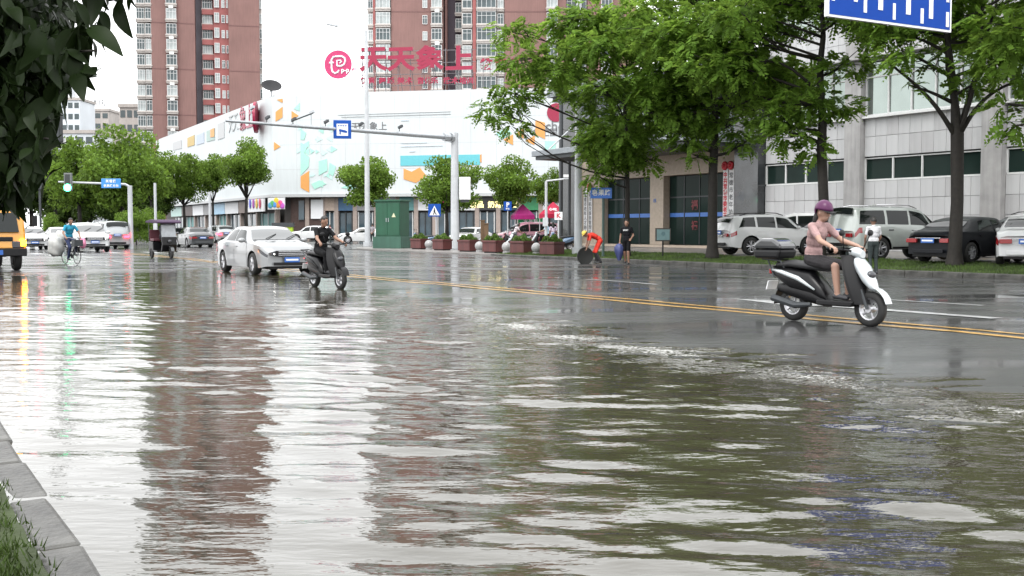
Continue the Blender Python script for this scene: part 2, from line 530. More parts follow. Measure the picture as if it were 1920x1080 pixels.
# painted markings, laid on the road surface
def road_paint(name, strips, m):
    b = MB()
    for (s0, s1, ta, tb) in strips:
        k = max(1, int((s1 - s0) / .8))
        P = [[tuple(RD(s, t, zr(s, t) + .006)) for t in (ta, tb)] for s in np.linspace(s0, s1, k + 1)]
        b.grid(P)
    return tag(b.build(name, m, smooth=True), kind='structure')
road_paint('double_yellow_line', [(-62, 20, 11.68, 11.83), (-62, 20, 12.08, 12.23)], M_YEL)
dash = [(s, s + 3.0, t, t + .14) for t in (16.4, 21.4) for s in np.arange(-60, 15, 9.0)]
dash += [(s, s + 3.0, 8.6, 8.74) for s in np.arange(-62, -40, 7.5)]
road_paint('lane_lines', dash, M_RWHITE)
ar = MB()
sA = -15.6
arrow = [(sA, 14.05), (sA + 2.3, 13.45), (sA + 2.3, 13.9), (sA + 5.6, 13.9), (sA + 5.6, 14.2), (sA + 2.3, 14.2), (sA + 2.3, 14.65)]
pts = [tuple(RD(s, t, zr(s, t) + .009)) for s, t in arrow]
ar.add(pts, [(0, 1, 6), (2, 3, 4, 5)])
tag(ar.build('lane_arrow', M_RWHITE, fix=False), kind='structure')
cw = []
for k in range(12):
    cw.append((-64.5, -60.5, 1.4 + k * 2.0, 2.0 + k * 2.0))
road_paint('zebra_crossing', cw, M_RWHITE)

# kerbs: stone by stone
def kerb_run(name, s0, s1, t, w, z0, z1, step=1.0, rough=.012):
    root = tag(link(name, None), kind='structure')
    me = MB().box((0, 0, 0), (step - .02, w, z1 - z0)).mesh('kerb_stone')
    me.materials.append(M_KERB)
    s = s0
    while s < s1:
        q_ = random.uniform(.65, 1.25) if rough > .015 else 1.0
        o = link('kerb_stone', me, None, root, RD(s + step * q_ / 2, t + random.uniform(-1, 1) * rough, (z0 + z1) / 2 + random.uniform(-.35, .7) * rough))
        o.rotation_euler = (random.uniform(-1.2, 2) * rough, random.uniform(-1, 1) * rough, ROADZ + random.uniform(-1, 1) * rough * 1.5)
        o.scale = (q_, 1, 1)
        bv = o.modifiers.new('b', 'BEVEL'); bv.width = .025; bv.segments = 2
        s += step * q_
    return root
kerb_run('near_kerb', -34, 6, .665, .19, -.2, .011, .9, .0152)
kerb_run('far_kerb', -47, 12, 26.62, .2, -.05, .14)

# verges
def zfar(s, t):
    return .12 + .17 * smooth(26.8, 29.9, t) + .02 * lownoise(s, t, 61) * smooth(26.8, 27.4, t)
def znear(s, t):
    return .020 + .10 * smooth(.6, -.4, t) + .014 * lownoise(s, t, 62, lo=.3, hi=1.6)
tag(sheet('far_verge', -47, 14, 26.7, 30.0, .5, .3, zfar, M_TURF), kind='structure')
tag(sheet('near_verge', -60, 12, -14.0, .565, .12, .14565, znear, M_TURF), kind='structure')

M_GRASS2 = mat('dark_grass_blades', (.036, .062, .012), .6, var=.35, vscale=2.5, island=.5, transl=.2, spec=.2)
def blades(name, pts, hmin, hmax, w, label, lean=.5, gm=None):
    n = len(pts)
    a = rng.uniform(0, 2 * PI, n); h = rng.uniform(hmin, hmax, n); ln = rng.uniform(.1, lean, n) * h; b2 = rng.uniform(0, 2 * PI, n)
    dx, dy = np.cos(a) * w, np.sin(a) * w
    p = pts
    v0 = p - np.stack([dx, dy, 0 * dx], -1); v1 = p + np.stack([dx, dy, 0 * dx], -1)
    tip = p + np.stack([np.cos(b2) * ln, np.sin(b2) * ln, h], -1)
    v = np.stack([v0, v1, tip], 1).reshape(-1, 3)
    f = np.arange(n * 3).reshape(-1, 3)
    return tag(link(name, npmesh(name, v, f), gm or M_GRASS), label, 'grass', kind='stuff')
def scatter(n, s0, s1, t0, t1, zf, dens=None):
    s = rng.uniform(s0, s1, n); t = rng.uniform(t0, t1, n)
    if dens is not None:
        keep = rng.uniform(0, 1, n) < dens(s, t); s, t = s[keep], t[keep]
    return np.stack([s * U[0] + t * V[0], s * U[1] + t * V[1], zf(s, t)], -1)
blades('verge_grass', scatter(60000, -47, -18, 26.75, 30, zfar, lambda s, t: np.clip(.75 + .4 * lownoise(s, t, 9, lo=.5, hi=3), .15, 1)), .03, .10, .012,
       'short green lawn grass between the far kerb and the parked cars')
blades('bank_grass', scatter(52000, -9, -2.2, -.8, .60, znear, lambda s, t: np.clip(.8 + .35 * lownoise(s, t, 10, lo=.3, hi=2), .1, 1) * (1 - .9 * smooth(.38, .56, t))), .02, .06, .0045,
       'dark green grass on the bank beside the flooded kerb', .9, M_GRASS2)

# car park, forecourt, corner pavement
def slab(name, s0, s1, t0, t1, z, m, h=.25):
    b = MB(); b.prism([(p[0], p[1]) for p in (RD(s0, t0), RD(s1, t0), RD(s1, t1), RD(s0, t1))], z - h, z, 'z')
    return tag(b.build(name, m), kind='structure')
slab('car_park', -46.5, 14, 29.95, 48, .30, M_LOT, .5)
slab('forecourt', -66, -46.5, 37.5, 48, .302, M_LOT, .4)
slab('ramp_pavement', -66, -47.05, 31.6, 37.5, .20, M_PAVE, .3)
slab('entrance_step', -64.5, -44.4, 40.3, 41.9, .42, mat('beige_stone', (.42, .35, .28), .5, var=.1), .2)
pv = MB()
corner = [(-47.05, 26.6), (-60, 26.6), (-66, 27.3), (-70.5, 29.2), (-73, 32.5), (-73.5, 37), (-66, 37.5), (-47.05, 31.6)]
pv.prism([(RD(s, t)[0], RD(s, t)[1]) for s, t in corner], -.1, .13, 'z')
tag(pv.build('corner_pavement', M_PAVE), kind='structure')
bay = []
mb = MB()
for s in np.arange(-44, -20, 3.0):
    mb.grid([[tuple(RD(s + k * 1.6, 30.4 + k * 5, .306)), tuple(RD(s + .14 + k * 1.6, 30.4 + k * 5, .306))] for k in (0, 1)])
tag(mb.build('parking_bay_lines', M_YEL), kind='structure')

# ================================================================== BUILDINGS
M_BRICK = mat('brown_facade', (.205, .112, .100), .75, var=.10, vscale=.25, stain=.12)
M_BRICK2 = mat('red_facade_band', (.27, .085, .08), .7, var=.12, vscale=.4)
M_RECESS = mat('grey_stair_wall', (.16, .15, .17), .8, var=.15, vscale=.3)
M_CREAM = mat('cream_render', (.42, .385, .36), .7, var=.10, vscale=.4, stain=.15)
M_FRAME = mat('white_window_frame', (.62, .63, .63), .4, var=.05)
M_WGLASS = mat('window_glass', (.06, .08, .085), .06, var=.35, vscale=.5, spec=.4)
M_CURT = mat('pale_curtain_glass', (.30, .33, .33), .12, var=.3, vscale=.9)
M_AC = mat('aircon_casing', (.68, .68, .66), .5, var=.1)

def win_mesh(w, h, d, cols, bars=.06):
    """frame with mullions in the x-z plane, front at y = -d"""
    f = MB()
    f.b2((-w / 2, -d, 0), (w / 2, 0, .08)); f.b2((-w / 2, -d, h - .08), (w / 2, 0, h))
    f.b2((-w / 2, -d, .08), (-w / 2 + .07, 0, h - .08)); f.b2((w / 2 - .07, -d, .08), (w / 2, 0, h - .08))
    for k in range(1, cols):
        x = -w / 2 + w * k / cols
        f.b2((x - bars / 2, -d - .01, .08), (x + bars / 2, -d + .05, h - .08))
    f.b2((-w / 2 + .07, -d - .012, h * .66), (w / 2 - .07, -d + .05, h * .66 + bars))
    p = MB()
    p.b2((-w / 2 + .02, -d + .03, .05), (w / 2 - .02, -.01, h - .05))
    return f.mesh('window'), p.mesh('pane')

def ledge_mesh(w, d):
    b = MB(); b.b2((-w / 2 - .15, -d - .25, -.28), (w / 2 + .15, .05, -.02)); b.b2((-w / 2 - .1, -d - .12, -.6), (w / 2 + .1, 0, -.28))
    return b.mesh('ledge')
def ac_mesh():
    b = MB(); b.b2((-.42, -.9, 0), (.42, -.52, .62)); b.lathe([(.0, -.92), (.2, -.92), (.24, -.905)], (-.1, 0, .31), 'y', 10)
    return b.mesh('aircon_unit')

class Tower:
    """x is given in photo pixels at distance d so that columns sit where the facade has them"""
    def __init__(s, name, label, px0, d, floors, fh, z0=0, rz=0):
        s.d, s.k, s.px0 = d, F / d, px0
        s.root = thing(name, label, 'apartment tower', (gx(px0, d), d, 0), rz)
        s.floors, s.fh, s.z0 = floors, fh, z0
        s.H = z0 + floors * fh
        s.cache = {}
    def x(s, px):
        return (px - s.px0) / s.k
    def block(s, name, pa, pb, y0, y1, m, z1=None, z0=0):
        b = MB(); b.b2((s.x(pa), y0, z0), (s.x(pb), y1, z1 or s.H))
        return b.build(name, m, s.root)
    def col(s, pa, pb, y, hgt, cols, d=.15, ledge=0, ac=None, frame=M_FRAME, glass=M_WGLASS, dz=.7, f0=0, rot=0, xoff=None):
        w = (pb - pa) / s.k
        x = (s.x(pa) + s.x(pb)) / 2 if xoff is None else xoff
        fm, pm = win_mesh(w, hgt, d, cols); fm.materials.append(frame)
        pms = []
        for g_ in (glass, M_CURT):
            q = pm.copy(); q.materials.append(g_); pms.append(q)
        lm = ledge_mesh(w, d); lm.materials.append(M_CREAM)
        am = ac_mesh(); am.materials.append(M_AC)
        for i in range(f0, s.floors):
            z = s.z0 + i * s.fh + dz
            o = link('window', fm, None, s.root, (x, y, z), (0, 0, rot))
            link('pane', pms[1 if random.random() < .3 else 0], None, o)
            if ledge:
                link('ledge', lm, None, o)
            if ac is not None and random.random() < .8:
                link('aircon_unit', am, None, s.root, (x + ac, y, z - .62 + .02 - .3), (0, 0, rot))
    def bands(s, name, pa, pb, y0, y1, m, h=.9, z=.0):
        for i in range(s.floors):
            b = MB(); b.b2((s.x(pa), y0, s.z0 + i * s.fh + z), (s.x(pb), y1, s.z0 + i * s.fh + z + h))
            b.build(name, m, s.root)
    def lines(s, pa, pb, y, every, m):
        for i in range(2, s.floors, every):
            b = MB(); b.b2((s.x(pa), y - .06, s.z0 + i * s.fh), (s.x(pb), y, s.z0 + i * s.fh + .18))
            b.build('string_course', m, s.root)

M_LINE = mat('dark_joint', (.17, .09, .085), .8, var=.1)
# ---- the tower at the left
T1 = Tower('apartment_tower', 'brown apartment tower with a column of bay windows rising behind the long white wall', 380, 212, 22, 2.9, rz=R(13.5))
T1.block('wall', 294, 371.5, 0, 14, M_BRICK)
T1.block('stair_recess', 371.5, 383, 4, 14, M_RECESS)
T1.block('wall', 383, 405, 3.2, 14, M_BRICK)
T1.block('wall', 405, 432, 1.4, 14, M_BRICK2)
T1.block('wall', 432, 488, 0, 14, M_BRICK)
T1.block('wall', 488, 493, .8, 13, M_CREAM)
T1.block('wall', 268, 294, 1.0, 13, M_CREAM)
T1.col(321, 339, 0, 2.0, 3, .75, ledge=1, ac=.0)
T1.col(284, 294, 1.0, 2.0, 2, .9, ledge=1)
T1.col(268, 282, 1.0, 2.0, 3, .5, ledge=1)
T1.col(384, 402, 3.2, 1.7, 4, .5, ledge=1)
T1.bands('balcony', 383.5, 404.8, 2.1, 3.2, M_BRICK2, 1.0, -.55)
T1.col(406, 415, 1.4, 1.9, 2, .3, glass=M_CURT)
T1.col(419, 425, 1.4, 1.5, 2, .15)
T1.col(427.5, 431, 1.4, 1.5, 1, .15)
T1.lines(294, 371.5, 0, 3, M_LINE); T1.lines(432, 488, 0, 3, M_LINE)
T1.col(488.5, 493, .8, 1.9, 1, .35)
rf = T1.block('roof', 294, 488, .4, 13, M_CREAM, T1.H + 1.4, T1.H)

# ---- the tower in the middle, two wings
T2 = Tower('apartment_tower', 'brown and cream apartment tower standing behind the red rooftop lettering', 846, 200, 22, 2.9)
T2.block('wall', 692, 736, .6, 13, M_CREAM)
T2.block('pilaster', 702, 706.5, .1, 2, M_BRICK2)
T2.block('wall', 736, 832, 0, 14, M_BRICK)
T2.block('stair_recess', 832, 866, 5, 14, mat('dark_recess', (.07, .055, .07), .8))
T2.block('pilaster', 834, 838, 2.5, 5.5, M_BRICK)
T2.block('wall', 866, 946, .6, 13, M_CREAM)
T2.block('pilaster', 887, 893, -.1, 2, M_BRICK2)
T2.block('wall', 946, 1060, 0, 14, M_BRICK)
T2.block('wall', 1060, 1100, 2, 14, M_CREAM)
T2.block('wall', 1100, 1190, 0, 14, M_BRICK)
T2.col(692.5, 701.5, .6, 1.9, 2, .4, ledge=1)
T2.col(708, 734, .6, 2.1, 4, 1.0, ledge=1)
T2.col(794, 803, 0, 1.6, 2, .15)
T2.col(811, 830, 0, 2.0, 3, .7, ledge=1, ac=.1)
T2.col(853, 865, 5, 1.8, 2, .8, ledge=1)
T2.col(868, 885, .6, 2.0, 2, .6, ledge=1)
T2.col(895, 930, .6, 2.2, 4, 1.1, ledge=1)
T2.col(933, 944, .6, 1.9, 2, .6, ledge=1)
T2.col(1024, 1044, 0, 2.0, 3, .7, ledge=1, ac=.1)
T2.col(1062, 1098, 2, 2.0, 4, .9, ledge=1)
T2.col(1125, 1145, 0, 2.0, 3, .7, ledge=1)
T2.lines(736, 832, 0, 3, M_LINE); T2.lines(946, 1060, 0, 3, M_LINE)
T2.block('roof', 700, 1180, .8, 13, M_CREAM, T2.H + 1.4, T2.H)

# ---- pale buildings far away on the left
def far_block(name, label, px, d, w, h, dep, m, fl, cols, rz=0):
    r = thing(name, label, 'building', (gx(px, d), d, 0), rz)
    MB().b2((-w / 2, 0, 0), (w / 2, dep, h)).build('wall', m, r)
    fm = MB().b2((-.5 * w / cols * .7, -.08, 0), (.5 * w / cols * .7, 0, 1.6)).mesh('window'); fm.materials.append(M_WGLASS)
    for i in range(fl):
        for c in range(cols):
            link('window', fm, None, r, (-w / 2 + (c + .5) * w / cols, 0, h * (i + .3) / fl))
    MB().b2((-w / 2 - .3, -.3, h), (w / 2 + .3, dep + .3, h + .8)).build('roof', M_CREAM, r)
    return r
M_PALE = mat('pale_facade', (.62, .66, .70), .6, var=.08, vscale=.2)
b1 = far_block('office_building', 'pale far office building with a thin spire above the street trees', 131, 330, 7.5, 40, 12, M_PALE, 12, 4)
MB().tube([(0, 4, 40.5), (0, 4, 49)], [1.1, .25], 8).build('spire', M_STEEL, b1)
b2_ = far_block('office_building', 'wide pale far building with dark rooftop letters over the trees', 174, 360, 12, 40, 14, M_CREAM, 12, 5)
lettering('商务酒店', 2.6, M_DSTEEL, b2_, (0, 0, 42.4), 0, .1, name='rooftop_letters')
far_block('office_building', 'low far building with striped floors left of the green treetops', 136, 260, 11, 24, 12, M_PALE, 7, 5)
far_block('apartment_block', 'cream low apartment block beside the foot of the brown tower', 247, 250, 4.6, 29, 12, M_CREAM, 9, 3)

# ---- the white mall on the corner
PC = np.array([gx(513, 130), 130.0])
ER = np.array([math.sin(R(79.5)), -math.cos(R(79.5))])
EL = np.array([-.472, .8815])
mall = thing('shopping_mall', 'long white mall with orange and mint triangles on its corner facade', 'mall', (0, 0, 0))
M_MALL = mat('white_cladding', (.58, .62, .635), .55, var=.04, vscale=.15, stain=.05)
M_OR = mat('orange_print', (.66, .31, .09), .5, var=.05)
M_MINT = mat('mint_print', (.36, .66, .56), .5, var=.06)
M_CYAN = mat('cyan_print', (.12, .46, .52), .5, var=.05)
M_PINK = mat('crimson_letter', (.29, .007, .045), .35, var=.06)
M_GREY = mat('grey_print', (.45, .46, .47), .5, var=.05)
MALL_Z0, MALL_Z1 = 5.5, 17.0
def pr(L): return PC + ER * L
def pl(L): return PC + EL * L
BACK = np.array([.15, .99])
def foot(inset):
    NR = np.array([-ER[1], ER[0]]); NL = np.array([EL[1], -EL[0]])
    c = PC + NR * inset * .8 + NL * inset * .6
    return [pl(74) + NL * inset, c, pr(62) + NR * inset, pr(62) + BACK * 34, pl(74) + BACK * 20 + np.array([20, 0])]
MB().prism([tuple(p) for p in foot(0)], MALL_Z0, MALL_Z1, 'z').build('cladding', M_MALL, mall)
MB().prism([tuple(p) for p in foot(.5)], MALL_Z1, MALL_Z1 + .35, 'z').build('roof', M_GREY, mall)
MB().prism([tuple(p) for p in foot(1.6)], 0, MALL_Z0, 'z').build('wall', mat('shop_back_wall', (.10, .09, .085), .7), mall)
for L_ in np.arange(3.0, 60, 3.0):
    p = pr(L_) + np.array([ER[1], -ER[0]]) * .004
    MB().box((0, 0, 0), (.035, .012, MALL_Z1 - MALL_Z0 - .1)).build('panel_seam', M_GREY, mall, loc=(p[0], p[1], (MALL_Z0 + MALL_Z1) / 2), rot=(0, 0, math.atan2(ER[1], ER[0])))
for z_ in (8.4, 11.3, 14.2):
    p = pr(30) + np.array([ER[1], -ER[0]]) * .004
    MB().box((0, 0, 0), (59.5, .010, .03)).build('panel_seam', M_GREY, mall, loc=(p[0], p[1], z_), rot=(0, 0, math.atan2(ER[1], ER[0])))
# eaves strip under the cladding
MB().prism([tuple(p) for p in foot(-.25)], MALL_Z0 - .35, MALL_Z0 - .02, 'z').build('eaves', M_GREY, mall)

def wallpoly(pts, m, P0, E, off, name, thick=.05, shear=None):
    """a flat printed or fixed panel lying on the wall through P0 along E, given by its corners in the photo"""
    N = np.array([E[1], -E[0]]) if E[0] > 0 else np.array([-E[1], E[0]])
    vs = []
    q = [onplane(x, y, P0, E) for x, y in pts]
    for o_ in (off, off + thick):
        for a, z in q:
            p = P0 + E * a + N * o_
            vs.append((p[0], p[1], z))
    n = len(pts)
    fs = [tuple(range(n)), tuple(range(n, 2 * n))] + [(k, (k + 1) % n, n + (k + 1) % n, n + k) for k in range(n)]
    return MB().add(vs, fs).build(name, m, mall)

for p in ([(519, 187), (530, 185), (530, 193)], [(517, 210), (530, 200), (530, 220), (517, 228)], [(547, 208), (560, 217), (547, 226)],
          [(514, 266), (526, 275), (514, 282)], [(564, 331), (580, 320), (580, 361), (564, 352)],
          [(757, 316), (772, 322), (787, 314), (800, 330), (780, 343), (757, 336)], [(944, 262), (962, 252), (962, 272)],
          [(966, 251), (982, 241), (982, 260)], [(985, 264), (1003, 254), (1002, 272)], [(1004, 225), (1022, 230), (1022, 261), (1004, 252)],
          [(887, 297), (903, 289), (903, 305)], [(700, 338), (716, 330), (716, 350)], [(860, 300), (880, 290), (884, 312)]):
    wallpoly(p, M_OR, PC, ER, .01, 'orange_triangle')
for p in ([(564, 241), (574, 249), (571, 262), (564, 262)], [(564, 267), (577, 275), (571, 287), (580, 295), (579, 313), (564, 329)],
          [(582, 278), (590, 283), (583, 289)], [(598, 302), (613, 298), (614, 320), (598, 329)], [(584, 345), (599, 338), (612, 345), (590, 355)],
          [(551, 204), (562, 193), (562, 208)], [(930, 250), (950, 240), (960, 250), (940, 262)], [(1022, 265), (1042, 265), (1041, 290), (1022, 291)],
          [(690, 350), (700, 343), (712, 356), (695, 360)], [(618, 305), (630, 312), (625, 330), (616, 325)], [(640, 352), (662, 340), (668, 356)]):
    wallpoly(p, M_MINT, PC, ER, .012, 'mint_triangle')
M_PALEM = mat('pale_mint_print', (.50, .69, .66), .5, var=.05)
g3 = np.random.default_rng(5)
for k in range(26):
    x_, y_ = g3.uniform(560, 628), g3.uniform(232, 352)
    r_ = g3.uniform(3.5, 8); a_ = g3.choice([0, PI])
    wallpoly([(x_ + r_ * math.cos(a_ + q_), y_ + r_ * math.sin(a_ + q_)) for q_ in (0, 2.1, 4.2)], M_PALEM if k % 3 else M_MINT, PC, ER, .016 + .0007 * k, 'pale_triangle', .02)
wallpoly([(751, 292), (900, 289.5), (900, 309), (751, 311)], M_CYAN, PC, ER, .014, 'cyan_band')
wallpoly([(634, 215), (845, 208.5), (845, 209.5), (634, 216)], M_GREY, PC, ER, .02, 'facade_rail')
wallpoly([(640, 219), (845, 213), (845, 214), (640, 220)], M_GREY, PC, ER, .02, 'facade_rail')
for p in ([(752, 267), (800, 266), (800, 268), (752, 269)], [(752, 274), (830, 272), (830, 273.5), (752, 275.5)], [(768, 283), (778, 282.7), (778, 284.5), (768, 285)],
          [(752, 225), (766, 224.6), (766, 226.4), (752, 227)]):
    wallpoly(p, mat('pale_print', (.55, .62, .68), .5), PC, ER, .014, 'small_print')
RZ_R = math.atan2(ER[1], ER[0]); RZ_L = math.atan2(-EL[1], -EL[0])
def on_right(px, py, off):
    a, z = onplane(px, py, PC, ER); p = PC + ER * a + np.array([ER[1], -ER[0]]) * off
    return (p[0], p[1], z)
def on_left(px, py, off):
    a, z = onplane(px, py, PC, EL); p = PC + EL * a + np.array([-EL[1], EL[0]]) * off
    return (p[0], p[1], z)
lettering('天天象上', 1.05, mat('grey_letter', (.16, .16, .17), .5), mall, on_right(692, 238, .03), RZ_R, .02, .012, 'wall_lettering', 1.1)
lettering('school', 1.55, mat('grey_letter', (.16, .16, .17), .5), mall, on_right(1046, 237, .03), RZ_R, .02, .02, 'wall_lettering')
lettering('象上国际教育', .95, mat('grey_letter', (.16, .16, .17), .5), mall, on_right(1046, 249, .03), RZ_R, .02, .01, 'wall_lettering')
cx = on_right(1043, 211, .03)
MB().lathe([(0, -.06), (1.05, -.06), (1.05, 0)], axis='y').build('round_logo', M_PINK, mall, loc=cx, rot=(0, 0, RZ_R))
# posters and lettering along the street side
for pts, m in (([(352, 259), (365, 253), (365, 272), (352, 276)], mat('ochre_print', (.5, .36, .12), .5)), ([(369, 254), (383, 248), (383, 268), (369, 272)], mat('slate_print', (.42, .48, .58), .5)),
               ([(388, 246), (403, 240), (403, 262), (388, 266)], mat('teal_print', (.34, .45, .42), .5)), ([(396, 243), (403, 240), (403, 256), (396, 258)], M_OR),
               ([(409, 233), (421, 228), (421, 258), (409, 262)], M_GREY), ([(325, 268), (341, 262), (341, 278), (325, 282)], M_GREY)):
    wallpoly(pts, m, PC, EL, .02 if m is not M_OR else .08, 'poster')
for txt, px, py, sz, m in (('天天', 438, 232, 2.6, M_GREY), ('象上', 462, 224, 3.4, M_PINK)):
    lettering(txt, sz, m, mall, on_left(px, py, .05), RZ_L, .04, .02, 'wall_lettering')
MB().lathe([(0, 0), (1.9, 0), (1.9, .3), (0, .3)], axis='x', n=28).build('round_sign', M_PINK, mall, loc=on_left(491, 221, .9), rot=(0, 0, RZ_L + PI / 2 - .4))

# shops at street level: boards, glass, doors
def shop(Lx, w, z0, z1, m, name, P=pr, E=ER, off=-.9, th=.2):
    p = P(Lx); N = np.array([E[1], -E[0]]) if E[0] > 0 else np.array([-E[1], E[0]])
    rz = math.atan2(E[1], E[0])
    c = p + N * off
    return MB().box((0, 0, 0), (w, th, z1 - z0)).build(name, m, mall, loc=(c[0], c[1], (z0 + z1) / 2), rot=(0, 0, rz))
def Lof(px): return onplane(px, 420, PC, ER)[0]
M_SHOPG = mat('shop_glass', (.05, .08, .10), .08, var=.5, vscale=.4)
M_WOOD = mat('dark_wood_panel', (.06, .035, .03), .5, var=.2)
M_BOARD = mat('white_signboard', (.72, .73, .75), .5, var=.04)
xs = [570, 600, 625, 660, 700, 740, 775, 810, 850, 890, 930, 970, 1010, 1050]
cols_ = [M_WOOD, mat('beige_wall', (.45, .36, .30), .6), mat('navy_shop', (.05, .12, .22), .4), mat('grey_shop', (.25, .25, .26), .5), M_SHOPG,
         mat('teal_shop', (.10, .26, .26), .5), M_BOARD, mat('black_shop', (.03, .03, .035), .4), M_BOARD, mat('black_shop', (.03, .03, .035), .4), M_SHOPG, mat('green_board', (.04, .25, .10), .5), M_BOARD]
for i in range(len(xs) - 1):
    a, b_ = Lof(xs[i]), Lof(xs[i + 1])
    shop((a + b_) / 2, b_ - a - .15, 3.55, 5.1, cols_[i], 'shop_board')
    shop((a + b_) / 2, b_ - a - .4, .35, 3.3, M_SHOPG, 'shop_window', off=-1.3)
    for k in range(3):
        shop(a + (b_ - a) * (k + .5) / 3, .12, .3, 3.4, M_FRAME if i % 2 else M_DSTEEL, 'shop_mullion', off=-1.12, th=.12)
    shop(a + .1, .5, .06, 5.1, mat('stone_pier', (.33, .27, .24), .6), 'shop_pier', off=-1.0, th=.5)
for i, (px, tx) in enumerate(((892, '甜品'), (925, '奶茶'), (948, '小吃店'))):
    lettering(tx, .8, mat('lit_letter', (.9, .8, .4), .4, var=0, emit=(1, .85, .35), estr=.7), mall, on_right(px, 384, -.75), RZ_R, .03, .02, 'shop_lettering')
MB().lathe([(0, -.1), (.62, -.1), (.62, 0)], axis='y').build('round_shop_sign', mat('magenta_sign', (.75, .02, .25), .4, emit=(1, .03, .3), estr=.6), mall, loc=on_right(826, 374, -.6), rot=(0, 0, RZ_R))
# corner shop: dark wood front, white notice boards
for (x0, x1, y0, y1, m, nm) in ((540, 604, 366, 436, M_WOOD, 'corner_shopfront'), (579, 602, 374, 410, M_BOARD, 'notice_board'), (556, 566, 376, 412, M_SHOPG, 'shop_door')):
    wallpoly([(x0, y0), (x1, y0), (x1, y1), (x0, y1)], m, PC, ER, -1.0 if nm == 'corner_shopfront' else -.8, nm, .14)
# street-side shops below the long wall
def LL(px): return onplane(px, 420, PC, EL)[0]
lx = [505, 470, 440, 415, 395, 375, 355, 335, 315]
lc = [M_BOARD, mat('brown_shop', (.16, .11, .09), .5), M_BOARD, mat('sky_board', (.35, .55, .72), .5), mat('grey_shop', (.25, .25, .26), .5), M_BOARD, M_WOOD, mat('mint_board', (.45, .62, .58), .5)]
for i in range(len(lx) - 1):
    a, b_ = LL(lx[i]), LL(lx[i + 1])
    shop((a + b_) / 2, abs(b_ - a) - .2, 3.5, 5.05, lc[i], 'shop_board', pl, EL, .55 if i == 0 else -.6)
    shop((a + b_) / 2, abs(b_ - a) - .5, .35, 3.3, M_SHOPG if i % 3 else mat('teal_shop', (.10, .26, .26), .5), 'shop_window', pl, EL, -1.3)
    for k in range(3):
        shop(a + (b_ - a) * (k + .5) / 3, .14, .3, 3.4, M_FRAME, 'shop_mullion', pl, EL, -1.1, .12)
    shop(a, .6, .06, 5.1, mat('stone_pier', (.33, .27, .24), .6), 'shop_pier', pl, EL, -1.0, .5)
# coloured marks on the corner signboard
cols5 = [(.65, .45, .05), (.08, .10, .5), (.3, .03, .3), (.6, .4, .05), (.5, .02, .1)]
wallpoly([(505, 371), (537, 370.5), (537, 392), (505, 393)], M_BOARD, PC, ER, .35, 'corner_signboard', .1)
for k in range(5):
    p = on_left(473 + k * 6.2, 382, .72)
    MB().sphere((0, 0, 0), (.5, .05, .62), 8, 6).build('sign_character', mat('sign_colour_%d' % k, cols5[k], .5), mall, loc=p, rot=(0, 0, RZ_L))
flw = [(0, .35, (.75, .55, .05)), (-.5, .0, (.1, .4, .15)), (.5, .05, (.7, .1, .3)), (-.2, -.1, (.1, .3, .7)), (.25, -.15, (.75, .3, .05)), (.75, -.25, (.5, .1, .5)), (-.75, -.2, (.1, .35, .5))]
for k, (dx, dz, c_) in enumerate(flw):
    a, z = onplane(521, 382, PC, ER); p = PC + ER * (a + dx) + np.array([ER[1], -ER[0]]) * .5
    MB().sphere((0, 0, 0), (.3, .05, .36), 8, 6).build('sign_flower', mat('flower_%d' % k, c_, .5), mall, loc=(p[0], p[1], z + dz), rot=(0, 0, RZ_R))

# ---- rooftop lettering
M_SCAF = mat('scaffold_steel', (.16, .15, .16), .5, metal=.3)
sign = thing('rooftop_lettering', 'giant crimson characters on a steel scaffold along the white mall roof', 'rooftop sign')
PS = PC + np.array([-ER[1], ER[0]]) * 2.5
def on_sign(px, py, off=0):
    a, z = onplane(px, py, PS, ER); p = PS + ER * a + np.array([ER[1], -ER[0]]) * off
    return Vector((p[0], p[1], z))
KS = F / 127.0
def bigchar(ch, px, py, hpx, off):
    lettering(ch, hpx / KS * 1.06, M_PINK, sign, on_sign(px, py), RZ_R, .12, off, 'character', wscale=1.12)
for ch, px in zip('天天象上', (700, 752, 806, 861)):
    bigchar(ch, px, 113, 46, .10)
for ch, px in zip('教育城', (912, 938, 969)):
    bigchar(ch, px, 121.5, 20, .045)
for ch, px in zip('教育舞蹈美术音体乐武术培训', (683, 697, 717, 733, 752, 767, 789, 803, 815, 838, 853, 868, 881)):
    bigchar(ch, px, 152, 12, .02)
sb = MB()
for px in (678, 700, 722, 745, 768, 790, 812, 834, 858, 883):
    a = on_sign(px, 178, -.3); b_ = on_sign(px, 90, -.3)
    sb.tube([(a.x, a.y, MALL_Z1 + .2), (b_.x, b_.y, b_.z)], .05, 5)
    q = a + Vector((-ER[1], ER[0], 0)) * 2.2
    sb.tube([(q.x, q.y, MALL_Z1 + .3), (b_.x, b_.y, b_.z - 1.5)], .04, 5)
for py in (95, 118, 139, 160):
    a, b_ = on_sign(676, py + 1.5, -.32), on_sign(890, py - 3, -.32)
    sb.tube([a, b_], .04, 5)
for px in (905, 918, 933, 945, 962, 975):
    a = on_sign(px, 170, -.3); b_ = on_sign(px, 112, -.3)
    sb.tube([(a.x, a.y, MALL_Z1 + .2), (b_.x, b_.y, b_.z)], .035, 5)
sb.build('scaffold', M_SCAF, sign)

